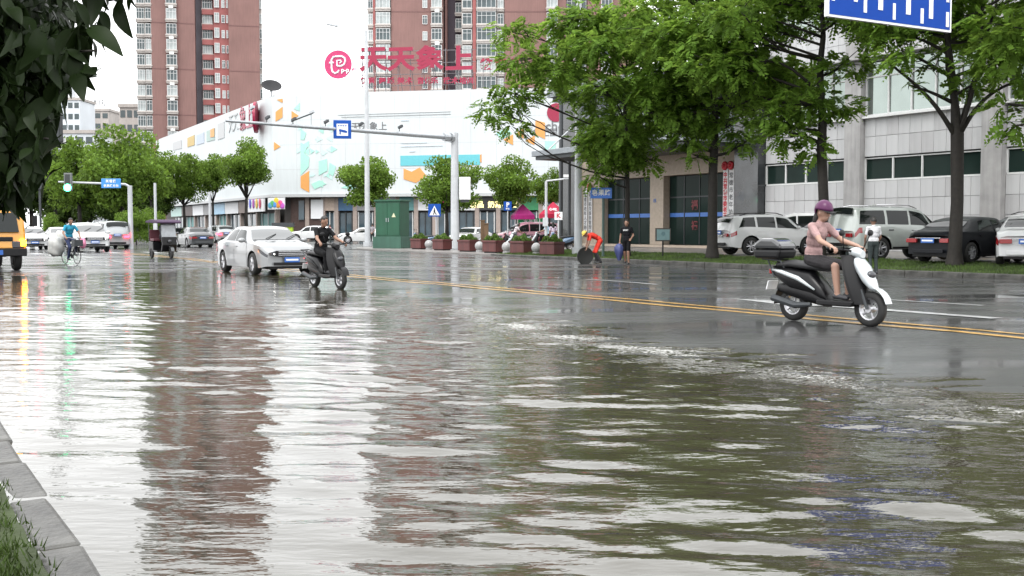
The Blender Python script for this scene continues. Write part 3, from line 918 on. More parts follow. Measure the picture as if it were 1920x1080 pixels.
# ---- round rooftop logo
lg = thing('rooftop_logo', 'round pink rooftop sign with a white looped emblem on thin posts', 'rooftop sign', on_sign(634, 121), RZ_R)
rr = 27 / KS
MB().lathe([(0, -.1), (rr, -.1), (rr, .1), (0, .1)], axis='y', n=40).build('disc', mat('pink_disc', (.48, .025, .13), .35), lg)
MB().lathe([(rr + .12, -.05), (rr + .3, -.05), (rr + .3, .08), (rr + .12, .08), (rr + .12, -.05)], axis='y', n=40).build('rim', M_WPAINT, lg)
e = MB()
def curve2(pts, r=.115):
    e.tube([(x, -.14, z) for x, z in pts], r, 6)
k_ = rr
curve2([(-.62 * k_, .12 * k_), (-.3 * k_, .12 * k_)])
curve2([(-.46 * k_, .36 * k_), (-.46 * k_, -.25 * k_), (-.40 * k_, -.5 * k_), (-.22 * k_, -.62 * k_), (0, -.55 * k_), (.1 * k_, -.4 * k_)])
curve2([(-.44 * k_, .34 * k_), (-.34 * k_, .52 * k_), (-.1 * k_, .56 * k_), (.3 * k_, .56 * k_), (.52 * k_, .42 * k_), (.56 * k_, .2 * k_), (.46 * k_, -.02 * k_), (.25 * k_, -.12 * k_), (-.02 * k_, -.12 * k_)])
curve2([(-.05 * k_, -.12 * k_), (-.05 * k_, .28 * k_), (.2 * k_, .28 * k_), (.28 * k_, .18 * k_), (.15 * k_, .08 * k_)], .09)
e.build('emblem', M_WPAINT, lg)
lettering('p-p', .75, M_WPAINT, lg, (.55 * k_, -.16, -.42 * k_), 0, .03, .02)
lettering('Tutti', .42, mat('pink_disc', (.48, .025, .13), .35), lg, (1.12 * k_, -.16, -.36 * k_), 0, .03, .01)
pb = MB()
for dx in (-.5, .5):
    pb.tube([(dx * rr, .15, .6 * rr), (dx * rr, .15, MALL_Z1 + .3 - on_sign(634, 121).z)], .045, 5)
pb.build('post', M_SCAF, lg)
# ---- dish on the roof corner
dsh = thing('satellite_dish', 'dark satellite dish tilted on the corner of the mall roof', 'satellite dish', (gx(512, 132), 132, MALL_Z1 + .3), R(20))
MB().lathe([(0, 0), (.5, .04), (.95, .17), (1.2, .32), (1.16, .36), (.9, .22), (.4, .09), (0, .05)], axis='y', n=24).xf(Matrix.Translation((0, 0, 1.0)) @ Matrix.Rotation(R(-50), 4, 'X') @ Matrix.Scale(-1, 4, (0, 1, 0))).build('reflector', mat('dish_grey', (.025, .025, .027), .6, spec=.2), dsh, smooth=True)
MB().tube([(0, .3, 0), (0, .1, .9)], .09, 6).tube([(-.5, .6, 0), (0, .1, .8)], .05, 6).tube([(.5, .6, 0), (0, .1, .8)], .05, 6).build('stand', M_STEEL, dsh)

# ---- grey panelled office wing along the car park
BT = 42.0
BO = np.array([*(V * BT)])
def S_of(px, py=400, t=BT):
    return onplane(px, py, V * t, U)[0]
M_PANEL = mat('grey_stone_panel', (.455, .46, .47), .55, var=.05, vscale=.4, stain=.07)
M_JOINT = mat('panel_joint', (.14, .14, .14), .8, var=.1)
M_GREYST = mat('grey_granite', (.34, .335, .335), .6, var=.12, vscale=2, stain=.2)
M_OGLASS = mat('office_green_glass', (.26, .30, .28), .03, metal=.85, var=.2, vscale=.3)
M_LGLASS = mat('low_green_glass', (.016, .030, .026), .12, var=.3, vscale=.3, spec=.15, ior=1.3)
office = thing('office_building', 'grey stone panelled office wing with green glass behind the parked cars', 'office building', (BO[0], BO[1], 0), ROADZ)
WS0, WS1, WTOP = S_of(1436), -12.0, 15.5
PX = [-45.2, -37.8, -30.1, -22.4, -14.7]
def ob(a, b, m, name, parent=office, bevel=0):
    return MB().b2(a, b).build(name, m, parent, bevel=bevel)
ob((WS0, .12, 0), (WS1, 11, WTOP), M_JOINT, 'wall')
for x in PX[1:]:
    o = ob((x - .5, -.38, .3), (x + .5, .10, WTOP - .5), M_GREYST, 'pier')
cellw = .69
pan = MB().box((0, 0, 0), (1, 1, 1)).mesh('wall_panel'); pan.materials.append(M_PANEL)
pan2 = pan.copy(); pan2.materials.clear(); pan2.materials.append(mat('grey_stone_panel_light', (.485, .49, .50), .55, var=.05, vscale=.4, stain=.05))
pan3 = pan.copy(); pan3.materials.clear(); pan3.materials.append(mat('grey_stone_panel_dark', (.42, .42, .43), .55, var=.05, vscale=.4, stain=.1))
def panels(x0, x1, z0, z1, rows, y=0.0):
    n = max(1, round((x1 - x0) / cellw)); w = (x1 - x0) / n; h = (z1 - z0) / rows
    for i in range(n):
        for r in range(rows):
            o = link('wall_panel', random.choice([pan, pan, pan2, pan3]), None, office, (x0 + (i + .5) * w, y + random.uniform(-.004, .004), z0 + (r + .5) * h))
            o.scale = (w - .018, .16, h - .018)
for k in range(4):
    a, b_ = PX[k] + .52, PX[k + 1] - .52
    if k == 0: a = WS0 + .02
    panels(a, b_, .3, 3.68, 4)
    panels(a, b_, 4.86, 6.78, 2)
    panels(a, b_, 9.55, 11.4, 2)
    panels(a, b_, 13.4, 15.2, 2)
    # low window band, tall window band, top band
    for (z0, z1, nm, tr) in ((3.72, 4.80, 4, .0), (6.84, 9.48, 5, .68), (11.45, 13.35, 4, 0)):
        w = MB(); e_ = (b_ - a)
        w.b2((a, -.02, z0 - .03), (b_, .1, z0 + .05)); w.b2((a, -.02, z1 - .05), (b_, .1, z1))
        for q_ in range(nm + 1):
            x = a + e_ * q_ / nm
            w.b2((x - .035, -.03, z0 + .05), (x + .035, .1, z1 - .05))
        if tr:
            w.b2((a, -.028, z0 + (z1 - z0) * tr), (b_, .1, z0 + (z1 - z0) * tr + .06))
        wo_ = w.build('window', M_FRAME, office)
        for q_ in range(nm):
            MB().b2((a + e_ * q_ / nm + .04, .05, z0 + .05), (a + e_ * (q_ + 1) / nm - .04, .09, z1 - .05)).build('pane', M_OGLASS if z0 > 5 else M_LGLASS, wo_)
    ob((a - .02, -.28, 6.70), (b_ + .02, -.085, 6.80), M_FRAME, 'window_sill')
ob((WS0 - .02, -.75, 9.50), (WS1, -.09, 9.56), M_GREYST, 'canopy_ledge')
ob((WS0, -.5, WTOP), (WS1, 11, WTOP + .5), M_GREYST, 'roof')

# ---- black entrance block with canopy
M_MARB = mat('black_marble', (.030, .033, .036), .18, var=.5, vscale=1.2, coat=.5)
M_BEIGE = mat('beige_stone', (.42, .35, .28), .5, var=.1)
M_CANOPY = mat('grey_metal_canopy', (.22, .24, .26), .4, metal=.3, var=.1)
M_DPANEL = mat('dark_blue_cladding', (.085, .10, .12), .35, var=.2, vscale=.6, coat=.3)
ent = thing('entrance_building', 'black marble and beige entrance block with a grey canopy and glass doors', 'entrance building', (BO[0], BO[1], 0), ROADZ)
def eb(a, b, m, name, bevel=0):
    return ob(a, b, m, name, ent, bevel)
e0, e1 = S_of(1059), WS0 - .02
p1a, p1b = S_of(1097), S_of(1131)
g1b, p2b = S_of(1221), S_of(1246)
g2b = S_of(1362)
p3b = S_of(1391)
eb((e0, .8, 0), (e1, 11, 10.4), mat('dark_interior_wall', (.03, .032, .03), .7), 'wall')
eb((e0, -.5, .3), (p1a - .3, .8, 10.4), M_MARB, 'marble_column')
eb((p3b, -.6, .3), (e1, .8, 10.4), M_MARB, 'marble_column')
eb((p1a - .3, -.1, .42), (p1b, .8, 4.6), M_BEIGE, 'pillar')
eb((g1b, -.1, .42), (p2b, .8, 4.6), M_BEIGE, 'pillar')
eb((g2b, -.1, .42), (p3b, .8, 4.6), mat('dark_door_reveal', (.025, .03, .03), .4), 'pillar')
eb((p1a - .3, -.12, 4.6), (p3b, .8, 5.9), M_BEIGE, 'lintel')
eb((e0, -.3, 6.45), (p3b, .8, 10.4), M_DPANEL, 'upper_wall')
for x in np.arange(e0 + .9, p3b, 1.5):
    eb((x - .04, -.36, 6.5), (x + .04, -.3, 10.3), M_DSTEEL, 'upper_mullion')
eb((e0 - .5, -1.2, 10.42), (e1, 11, 10.95), M_CANOPY, 'roof')
eb((e0 - .2, -.9, 10.1), (e1, -.5, 10.4), M_DSTEEL, 'cornice')
eb((-60.5, -4.5, 5.82), (p3b + .5, .0, 6.05), M_DSTEEL, 'canopy_soffit')
eb((-60.7, -4.7, 6.05), (p3b + .7, .0, 6.40), M_CANOPY, 'canopy', .03)
tr_ = MB()
for x in (-59.5, -55, -51, -47.5):
    tr_.tube([(x, -4.2, 6.4), (x, -.4, 9.6)], .05, 6)
    tr_.tube([(x, -2.2, 6.4), (x, -.4, 7.6)], .03, 6)
tr_.build('tie_rods', M_STEEL, ent)
MB().tube([(-61.9, -1.6, .3), (-61.9, -1.6, 10.4)], .12, 10).build('steel_column', M_DSTEEL, ent)
MB().tube([(-60.9, -1.6, .3), (-60.9, -1.6, 5.9)], .10, 10).build('steel_column', M_DSTEEL, ent)
M_BLUEST = mat('blue_door_stripe', (.06, .18, .55), .4, var=.05)
for a, b_, nm in ((p1b, g1b, 3), (p2b, g2b, 4)):
    w = b_ - a
    fr = MB()
    for k in range(nm + 1):
        x = a + w * k / nm
        fr.b2((x - .03, .38, .42), (x + .03, .5, 4.58))
    fr.b2((a, .375, 3.25), (b_, .5, 3.33))
    fo = fr.build('glazed_door', M_DSTEEL, ent)
    for k in range(nm):
        MB().b2((a + w * k / nm + .035, .42, .44), (a + w * (k + 1) / nm - .035, .46, 4.56)).build('pane', M_LGLASS, fo)
        MB().b2((a + w * k / nm + .035, .405, 2.1), (a + w * (k + 1) / nm - .035, .418, 2.34)).build('stripe', M_BLUEST, fo)
xr = p2b + (g2b - p2b) * .42
lettering('福', .62, mat('red_paper', (.16, .012, .018), .5), ent, (xr, .395, 2.75), 0, .005, .02, 'red_character')
lettering('福', .55, mat('red_paper', (.16, .012, .018), .5), ent, (xr, .395, 1.55), 0, .005, .02, 'red_character')
lettering('15', .3, M_BLUEST, ent, (g1b + .5, -.13, 3.1), 0, .01, .005, 'house_number')

def signboard(x, txt, red, bow, z1=4.15, h=3.3, y=-.16):
    p = RD(x, BT + y)
    c = 'red' if red else 'black'
    where = 'on the left beige pillar' if x < -55 else 'right of the glass doors'
    lab = {0: 'white signboard with black characters, outer board %s' % where, 1: 'white signboard with black characters and a red bow %s' % where,
           2: 'white signboard with big red characters under a red bow %s' % where, 3: 'white signboard with thin black characters under a red bow %s' % where}[bow]
    o = thing('vertical_signboard', lab, 'signboard', (p[0], p[1], z1 - h), ROADZ, 'vertical signboards by the entrance')
    MB().b2((-.2, -.04, 0), (.2, .04, h)).build('board', M_BOARD, o, bevel=.01)
    me_m = mat('red_letter', (.5, .015, .03), .4) if red else mat('ink_letter', (.03, .03, .035), .4)
    st = (h - .5) / len(txt)
    for k, ch in enumerate(txt):
        lettering(ch, min(.34, st * 1.0), me_m, o, (0, -.045, h - .45 - (k + .5) * st + .1), 0, .006, .012 if red else .003, 'character')
    if bow:
        b = MB()
        for a in range(10):
            t_ = a / 10 * 2 * PI
            b.sphere((.15 * math.cos(t_), -.1, h + .02 + .15 * math.sin(t_)), (.11, .09, .11), 7, 5)
        b.sphere((0, -.15, h + .02), .11, 7, 5)
        b.build('bow', mat('red_satin', (.42, .008, .02), .35), o, smooth=True)
sA_, sB_ = S_of(1102), S_of(1111)
signboard(sA_, '常德市老年人才协会', 0, 0)
signboard(sB_, '德市机关事务管理科', 0, 1)
sA_, sB_ = S_of(1365.5), S_of(1376.5)
signboard(sA_, '中共常德市委老干部局', 1, 2, 4.9, 3.75, -.2)
signboard(sB_, '常德市老年协会办', 0, 3, 4.9, 3.75, -.2)

# ================================================================== STREET FURNITURE
M_BLUE = mat('sign_blue', (.010, .075, .36), .6, var=.05, spec=.2)
M_SWHITE = mat('sign_white', (.80, .81, .82), .4, var=.03)
M_POLE = mat('white_pole', (.50, .52, .54), .4, var=.08, vscale=3, stain=.1)

# gantry with cameras
gp_ = Vector((gx(853, 66), 66, .13))
gan = thing('camera_gantry', 'white mast with a long horizontal arm of traffic cameras over the road', 'gantry', gp_)
MB().tube([(0, 0, 0), (0, 0, 7.0)], [.27, .21], 16).build('mast', M_POLE, gan, smooth=40)
MB().tube([(0, 0, .0), (0, 0, .08)], .42, 16).build('base_plate', M_STEEL, gan)
AV = Vector((gx(425, 56.8) - gp_.x, 56.8 - 66, 0))
def on_arm(k, dz=0):
    return (AV.x * k, AV.y * k, 6.72 + dz)
MB().tube([on_arm(0), on_arm(.07), on_arm(1.0, .1)], [.16, .15, .07], 10).build('arm', M_STEEL, gan, smooth=40)
MB().tube([on_arm(.03), on_arm(.055)], .26, 12).tube([on_arm(.012), on_arm(.022)], .3, 12).build('flange', M_STEEL, gan)
MB().b2((.28, -.3, 3.0), (.95, .3, 4.35)).build('control_box', M_WPAINT, gan, bevel=.02)
MB().box((.6, 0, 2.92), (.5, .4, .14)).build('box_bracket', M_DSTEEL, gan)
aang = math.atan2(AV.y, AV.x)
for k, big in ((.27, 1), (.45, 1), (.60, 1), (.66, 0), (.735, 1), (.84, 1), (.90, 0)):
    c_ = MB(); p = on_arm(k)
    c_.tube([p, (p[0], p[1], p[2] + .36 if big else p[2] + .82)], .025, 6)
    c_.box((p[0] + .08, p[1] - .14, p[2] + (.4 if big else .85)), (.13, .36, .13), rz=ROADZ + PI / 2 + .2, rx=-.25)
    if k == .735:
        c_.tube([(p[0] - .1, p[1], p[2] + .3), (p[0] + .9, p[1] + .4, p[2] + .75)], .04, 6)
    c_.build('camera', M_DSTEEL if big else M_STEEL, gan)
sgn = Vector(on_arm(.532))
sp = sgn + Vector((.1, -.25, .02))
MB().box((0, 0, 0), (.98, .05, 1.02)).build('sign_plate', M_BLUE, gan, loc=sp, rot=(0, 0, R(8)), bevel=.02)
MB().box((0, -.03, -.02), (.62, .012, .66)).build('sign_face', M_SWHITE, gan, loc=sp, rot=(0, 0, R(8)))
cam_i = MB(); cam_i.box((0, -.042, -.08), (.36, .012, .13), ry=.22); cam_i.box((.2, -.043, -.13), (.12, .012, .1)); cam_i.box((-.12, -.042, -.2), (.07, .012, .16))
for k in range(4):
    cam_i.box((-.2 + k * .13, -.042, .2), (.09, .012, .05))
cam_i.build('sign_symbol', M_BLUE, gan, loc=sp, rot=(0, 0, R(8)))

def lamp_post(px, d, zb, h, arm, label, r=.1, headside=-1):
    p = Vector((gx(px, d), d, zb))
    o = thing('street_lamp', label, 'street lamp', p, 0, 'street lamps')
    MB().tube([(0, 0, 0), (0, 0, h)], [r, r * .55], 12).build('pole', M_POLE, o, smooth=40)
    MB().tube([(0, 0, 0), (0, 0, .35)], r * 1.5, 12).build('base', M_POLE, o)
    if arm:
        MB().tube([(0, 0, h - .1), (headside * arm * .5, -.2, h + .22), (headside * arm, -.4, h + .3)], .04, 8).build('arm', M_POLE, o)
        MB().prism([(-.45, 0), (-.3, .1), (.35, .12), (.45, .03), (.3, -.04), (-.4, -.04)], -.14, .14).build('lamp_head', M_STEEL, o, loc=(headside * (arm + .3), -.45, h + .28), rot=(0, R(12), 0), bevel=.02)
    return o
lamp_post(689, 84, .06, 16.4, 2.2, 'slim white street lamp beside the green cabinet and the man', .22)
lamp_post(1084, 51, .16, 13.0, 1.8, 'tall white street lamp on the verge next to the bending worker', .19, 1)
def short_pole(px, d, h, r, label):
    p = Vector((gx(px, d), d, .06))
    o = thing('steel_pole', label, 'pole', p, 0, 'white poles along the crossing')
    MB().tube([(0, 0, 0), (0, 0, h)], r, 10).build('pole', M_POLE, o, smooth=40)
    MB().box((.02, -.14, h * .3), (.28, .2, .5)).build('switch_box', M_POLE, o)
    MB().tube([(0, 0, 0), (0, 0, .12)], r * 2, 10).build('base', M_STEEL, o)
short_pole(292, 88, 5.0, .11, 'thin white pole behind the rickshaw')
short_pole(394, 80, 4.0, .09, 'thin white pole beside the black car')

# traffic light mast at the left
tl_p = Vector((gx(245, 73), 73, .06))
tl = thing('traffic_light', 'white mast arm with a green traffic light and a blue street sign', 'traffic light', tl_p)
MB().tube([(0, 0, 0), (0, 0, 4.2)], [.17, .15], 12).build('mast', M_POLE, tl, smooth=40)
ax = gx(105, 71) - tl_p.x
MB().tube([(0, 0, 4.1), (-.3, 0, 4.28), (ax, -1.5, 4.38)], [.09, .08, .06], 8).build('arm', M_POLE, tl)
lx_ = gx(125, 71) - tl_p.x
hd = MB().b2((lx_ - .24, -1.72, 3.78), (lx_ + .24, -1.45, 4.95)).build('signal_head', mat('signal_grey', (.14, .15, .15), .5), tl, bevel=.03)
MB().b2((lx_ - .16, -1.735, 4.2), (lx_ + .16, -1.722, 4.85)).build('signal_lens', mat('dark_lens', (.02, .025, .025), .2), tl)
MB().lathe([(0, -.04), (.21, -.02), (.24, .0)], axis='y', n=16).build('green_lamp', mat('green_lit', (.05, .6, .3), .3, var=0, emit=(.06, 1, .38), estr=6), tl, loc=(lx_, -1.73, 4.0))
bs = gx(210, 72) - tl_p.x
MB().box((bs, -1.0, 4.3), (1.28, .05, .62)).build('street_sign', mat('sign_light_blue', (.04, .24, .62), .35), tl, bevel=.02)
lettering('芙蓉路', .22, M_SWHITE, tl, (bs, -1.035, 4.43), 0, .004, .004, space=1.2)
lettering('皂果路方向', .19, M_SWHITE, tl, (bs, -1.035, 4.14), 0, .004, .004, space=1.1)
# a signal seen from behind, left, hung high
sp2 = Vector((gx(108, 30), 30, .1))
ts = thing('traffic_light', 'dark back of a traffic signal hanging by the overhanging branch', 'traffic light', sp2)
MB().b2((-.16, -.15, 3.62), (.17, .12, 4.42)).build('signal_head', M_DSTEEL, ts, bevel=.03)
MB().tube([(-.05, .16, 3.7), (-2.6, .5, 3.72), (-2.6, .5, 0)], .07, 8).build('mast', M_POLE, ts)
MB().b2((-.2, .12, 3.6), (.2, .2, 3.75)).build('bracket', M_WPAINT, ts)
rp = Vector((gx(75, 75), 75, .06))
rt = thing('traffic_light', 'small traffic signal with a red lamp glowing under the dark leaves', 'traffic light', rp)
MB().tube([(0, .1, 0), (0, .1, 4.0)], .08, 8).build('mast', M_DSTEEL, rt)
MB().b2((-.22, -.15, 4.0), (.22, .15, 5.1)).build('signal_head', M_DSTEEL, rt, bevel=.03)
MB().lathe([(0, -.04), (.16, -.02), (.18, .0)], axis='y', n=14).build('red_lamp', M_TAILON, rt, loc=(0, -.16, 4.7))

# green utility cabinet
gcab = thing('utility_cabinet', 'tall green utility cabinet with a warning triangle on the corner pavement', 'cabinet', (gx(736, 71), 71, .13), R(-24))
M_GRN = mat('cabinet_green', (.014, .085, .045), .5, var=.12, vscale=1.5, stain=.15)
M_GRNL = mat('cabinet_green_weathered', (.035, .10, .07), .5, var=.15, vscale=1.5, stain=.15)
MB().b2((-1.05, -.75, 0), (1.05, .75, .75)).build('plinth', M_GRNL, gcab, bevel=.02)
MB().b2((-.9, -.62, .75), (.9, .62, 3.0)).build('body', M_GRN, gcab, bevel=.015)
MB().b2((-.98, -.7, 3.0), (.98, .7, 3.12)).build('roof', M_GRN, gcab, bevel=.02)
for k in (-1, 1):
    dr = MB().b2((k * .45 - .42, -.645, .85), (k * .45 + .42, -.622, 2.9)).build('door', M_GRN, gcab, bevel=.008)
    MB().b2((k * .08 - .02, -.67, 1.7), (k * .08 + .02, -.645, 1.95)).build('handle', M_STEEL, dr)
MB().prism([(.32, 2.0), (.62, 2.0), (.47, 2.28)], -.66, -.646).build('warning_triangle', mat('warning_yellow', (.6, .6, .4), .5), gcab)
for k in range(5):
    MB().b2((-.903 - .02, -.4, 1.1 + k * .14), (-.9, .4, 1.16 + k * .14)).build('vent_slat', M_GRNL, gcab)

# planters and stone balls
M_MAROON = mat('maroon_planter', (.10, .025, .023), .45, var=.15, vscale=3, stain=.25, coat=.2, coatr=.2)
M_PLANT = mat('planter_leaves', (.09, .16, .025), .5, var=.25, vscale=8, island=.5, transl=.3)
M_SPH = mat('granite_ball', (.30, .30, .30), .35, var=.25, vscale=30, coat=.3)
def leaf_cloud(n, fn, size, seed, asp=.5):
    g_ = np.random.default_rng(seed)
    p = fn(g_, n)
    n = len(p)
    d1 = g_.normal(size=(n, 3)); d1 /= np.linalg.norm(d1, axis=1)[:, None]
    d2 = np.cross(d1, g_.normal(size=(n, 3))); d2 /= np.linalg.norm(d2, axis=1)[:, None]
    s_ = size * g_.uniform(.6, 1.3, n)[:, None]
    a = p - d1 * s_ * .5; b = p + d2 * s_ * asp * .5; c = p + d1 * s_ * .5; d = p - d2 * s_ * asp * .5
    v = np.stack([a, b, c, d], 1).reshape(-1, 3)
    return v, np.arange(n * 4).reshape(-1, 4)
def plant_fn(w, dpt):
    def f(g_, n):
        x = g_.uniform(-w, w, n); y = g_.uniform(-dpt, dpt, n)
        h = .34 * (1 - .5 * (x / w) ** 2 - .25 * (y / dpt) ** 2) * (1 + .3 * np.sin(x * 7 + y * 5))
        return np.stack([x, y, g_.uniform(0, 1, n) ** .6 * h], -1)
    return f
pl_me = []
for k in range(3):
    v_, q_ = leaf_cloud(1500, plant_fn(.78, .42), .14, 100 + k); m_ = npmesh('plants', v_, q_); m_.materials.append(M_PLANT); pl_me.append(m_)
box_me = None
plpos = [(787, 67.5), (829, 64.0), (878, 60.0), (925, 57.0), (978, 54.0), (1035, 51.0)]
plab = ['first maroon planter box nearest the green cabinet', 'maroon planter box just left of the gantry mast', 'maroon planter box just right of the gantry mast',
        'fourth maroon planter box from the green cabinet', 'maroon planter box second from the verge', 'last maroon planter box beside the verge grass']
pb_ = MB()
pb_.b2((-.85, -.48, .06), (.85, .48, .58)); pb_.b2((-.9, -.53, .58), (.9, .53, .70))
pbm = pb_.mesh('box'); pbm.materials.append(M_MAROON)
foot_me = MB().b2((-.7, -.4, 0), (.7, .4, .06)).mesh('foot'); foot_me.materials.append(M_BLACK)
soil_me = MB().b2((-.8, -.43, .6), (.8, .43, .705)).mesh('soil'); soil_me.materials.append(M_EARTH)
for i, (px, d) in enumerate(plpos):
    o = thing('planter', plab[i] + ', with low green plants', 'planter', (gx(px, d), d, .13), ROADZ + random.uniform(-.06, .06) + .35, 'maroon planters along the corner pavement'); o.scale = (.52, .78, .92)
    bx = link('box', pbm, None, o); bx.modifiers.new('b', 'BEVEL').width = .015
    link('foot', foot_me, None, o); link('soil', soil_me, None, o)
    f_ = link('plants', pl_me[i % 3], None, o, (0, 0, .66)); f_['kind'] = 'stuff'
for i, (px, d, lb) in enumerate(((804, 65.7, 'stone ball bollard between the first two planters'), (899, 58.4, 'stone ball bollard right of the third planter'),
                                 (950, 55.4, 'stone ball bollard right of the fourth planter'), (1006, 52.4, 'stone ball bollard left of the last planter'))):
    o = thing('ball_bollard', lb, 'bollard', (gx(px, d), d, .13), 0, 'stone ball bollards between the planters')
    MB().sphere((0, 0, .33), .25, 20, 14).build('ball', M_SPH, o, smooth=True)
    MB().lathe([(.19, 0), (.19, .1), (.12, .14), (0, .14)], n=16).build('foot', M_SPH, o)

def sign_post(px, d, zb, h, label, build, cat='sign', r=.045, name='road_sign'):
    o = thing(name, label, cat, (gx(px, d), d, zb), 0)
    MB().tube([(0, 0, 0), (0, 0, h)], r, 8).build('post', M_POLE, o)
    build(o, h)
    return o
def pedx(o, h):
    MB().box((-.1, -.08, h - .35), (.78, .03, .78)).build('plate', M_BLUE, o, bevel=.01)
    MB().prism([(-.42, h - .66), (.22, h - .66), (-.1, h - .06)], -.108, -.097).build('triangle', M_SWHITE, o)
    f = MB(); f.sphere((-.1, -.112, h - .27), (.045, .008, .045), 8, 6); f.prism([(-.16, h - .46), (-.06, h - .46), (-.05, h - .33), (-.14, h - .33)], -.118, -.109)
    f.prism([(-.2, h - .62), (-.14, h - .62), (-.08, h - .45), (-.13, h - .45)], -.118, -.109); f.prism([(-.02, h - .62), (.04, h - .62), (-.06, h - .45), (-.11, h - .45)], -.118, -.109)
    f.build('walker_symbol', M_BLACK, o)
sign_post(818, 68, .13, 2.75, 'square blue pedestrian crossing sign with a white triangle', pedx)
def parkx(o, h):
    MB().box((0, -.07, h - .3), (.55, .03, .62)).build('plate', M_BLUE, o, bevel=.01)
    lettering('P', .42, M_SWHITE, o, (0, -.095, h - .22), 0, .005, .015); lettering('停车', .14, M_SWHITE, o, (0, -.095, h - .5), 0, .005, .003)
sign_post(952, 76, .06, 3.2, 'small blue parking sign on a white post behind the planters', parkx)
def camx(o, h):
    MB().tube([(0, 0, h), (1.3, 0, h + .15)], .05, 8).build('arm', M_POLE, o); MB().box((1.15, 0, h + .3), (.3, .15, .16)).build('camera', M_WPAINT, o)
    MB().box((-.05, -.12, h * .42), (.3, .2, .5)).build('control_box', M_POLE, o)
sign_post(1024, 64, .06, 4.1, 'white pole with a small camera arm left of the black column', camx, 'camera pole', .08, 'camera_pole')
def kx(o, h):
    MB().box((0, -.06, h - .25), (.45, .03, .45)).build('plate', M_SWHITE, o); lettering('K', .36, mat('red_letter', (.5, .015, .03), .4), o, (0, -.085, h - .25), 0, .004, .01)
sign_post(1047, 62, .06, 2.3, 'small white sign with a red letter left of the black column', kx)
def streetx(o, h):
    MB().box((-.1, -.07, h - .25), (.92, .04, .46)).build('plate', mat('street_sign_blue', (.03, .16, .60), .35), o, bevel=.02)
    lettering('皂果路', .27, M_SWHITE, o, (-.1, -.1, h - .25), 0, .005, .006, space=1.05)
stp = sign_post(1131, 47, .2, 2.95, 'blue street name plate with three white characters on a green post', streetx, 'street sign', .06, 'street_sign')
[c_ for c_ in stp.children if c_.name.startswith('post')][0].data.materials[0] = mat('post_green', (.05, .09, .08), .5)
ib = thing('notice_board', 'small grey-green notice board on a dark post in the verge grass', 'notice board', (gx(1243, 45), 45, .24), .25)
MB().tube([(0, 0, 0), (0, 0, .75)], .035, 8).build('post', M_BLACK, ib)
MB().b2((-.33, -.03, .62), (.33, .03, 1.16)).build('frame', mat('board_frame', (.06, .055, .05), .5), ib)
MB().b2((-.28, -.04, .67), (.28, -.028, 1.11)).build('panel', mat('board_teal', (.16, .26, .27), .5), ib)
MB().lathe([(0, -.005), (.09, -.005), (.09, 0)], axis='y', n=14).build('emblem', mat('board_emblem', (.10, .18, .2), .5), ib, loc=(0, -.04, .93))

# lane guidance board hanging over the far lanes
lp, rp_ = at(1549, 30, 21.0), at(1781, 62, 22.75)
bd = Vector((rp_.x - lp.x, rp_.y - lp.y, 0)); bw = bd.length; brz = math.atan2(bd.y, bd.x)
bz = (lp.z + rp_.z) / 2
lane = thing('lane_sign', 'big blue lane guidance board with white bars hanging over the road', 'overhead sign', (lp.x, lp.y, 0), brz)
BH = 2.2
MB().b2((0, -.03, bz), (bw, .05, bz + BH)).build('board', M_SWHITE, lane)
MB().b2((.05, -.036, bz + .045), (bw - .05, -.031, bz + BH - .05)).build('face', mat('lane_blue', (.006, .055, .33), .6, var=.04, spec=.15), lane)
bars = [(.04, .30, 2.0, .075), (.21, .34, 2.0, .10), (.285, .16, .46, .085), (.405, .25, 2.0, .13), (.515, .10, .42, .075), (.63, .24, 2.0, .13), (.745, .10, .40, .085), (.75, .62, 2.0, .085), (.82, .22, 2.0, .12), (.962, .10, .40, .085), (.962, .60, 2.0, .085)]
for (fx, z0, z1, w) in bars:
    x = fx * bw
    MB().b2((x - w / 2, -.045, bz + z0), (x + w / 2, -.037, bz + z1)).build('white_bar', M_SWHITE, lane)
fr = MB()
for z in (1.45, 2.05):
    fr.tube([(-1.0, .12, bz + z), (bw + 6.4, .12, bz + z)], .08, 8)
fr.tube([(bw + 6.4, .12, 0), (bw + 6.4, .12, bz + 2.2)], .2, 12)
fr.build('mast', M_POLE, lane)

# market tents far behind the planters
def tent(px, d, w, h, m, label):
    o = thing('market_tent', label, 'tent', (gx(px, d), d, .06), .2)
    b = MB(); b.add([(-w, -w, h), (w, -w, h), (w, w, h), (-w, w, h), (0, 0, h + .9)], [(0, 1, 4), (1, 2, 4), (2, 3, 4), (3, 0, 4)])
    b.b2((-w, -w, h - .3), (w, -w + .02, h)); b.b2((w - .02, -w, h - .3), (w, w, h)); b.b2((-w, -w, h - .3), (-w + .02, w, h))
    b.build('canopy', m, o)
    for sx in (-1, 1):
        for sy in (-1, 1):
            MB().tube([(sx * w * .96, sy * w * .96, 0), (sx * w * .96, sy * w * .96, h)], .03, 6).build('leg', M_POLE, o)
    MB().b2((-w * .8, -w * .7, 0), (w * .8, -w * .3, .8)).build('counter', mat('stall_counter', (.25, .06, .06), .6), o)
    return o
t1_ = tent(980, 84, .78, 2.35, mat('magenta_canvas', (.42, .02, .20), .6, transl=.2), 'magenta market tent right of the parking sign')
t2_ = tent(1037, 80, .85, 2.4, mat('red_canvas', (.55, .02, .07), .6, transl=.2), 'pink-red market tent by the black entrance column')
lettering('小吃', .3, M_SWHITE, t2_, (-.2, -.80, 2.72), 0, .004, .01).rotation_euler = (R(46), 0, 0)
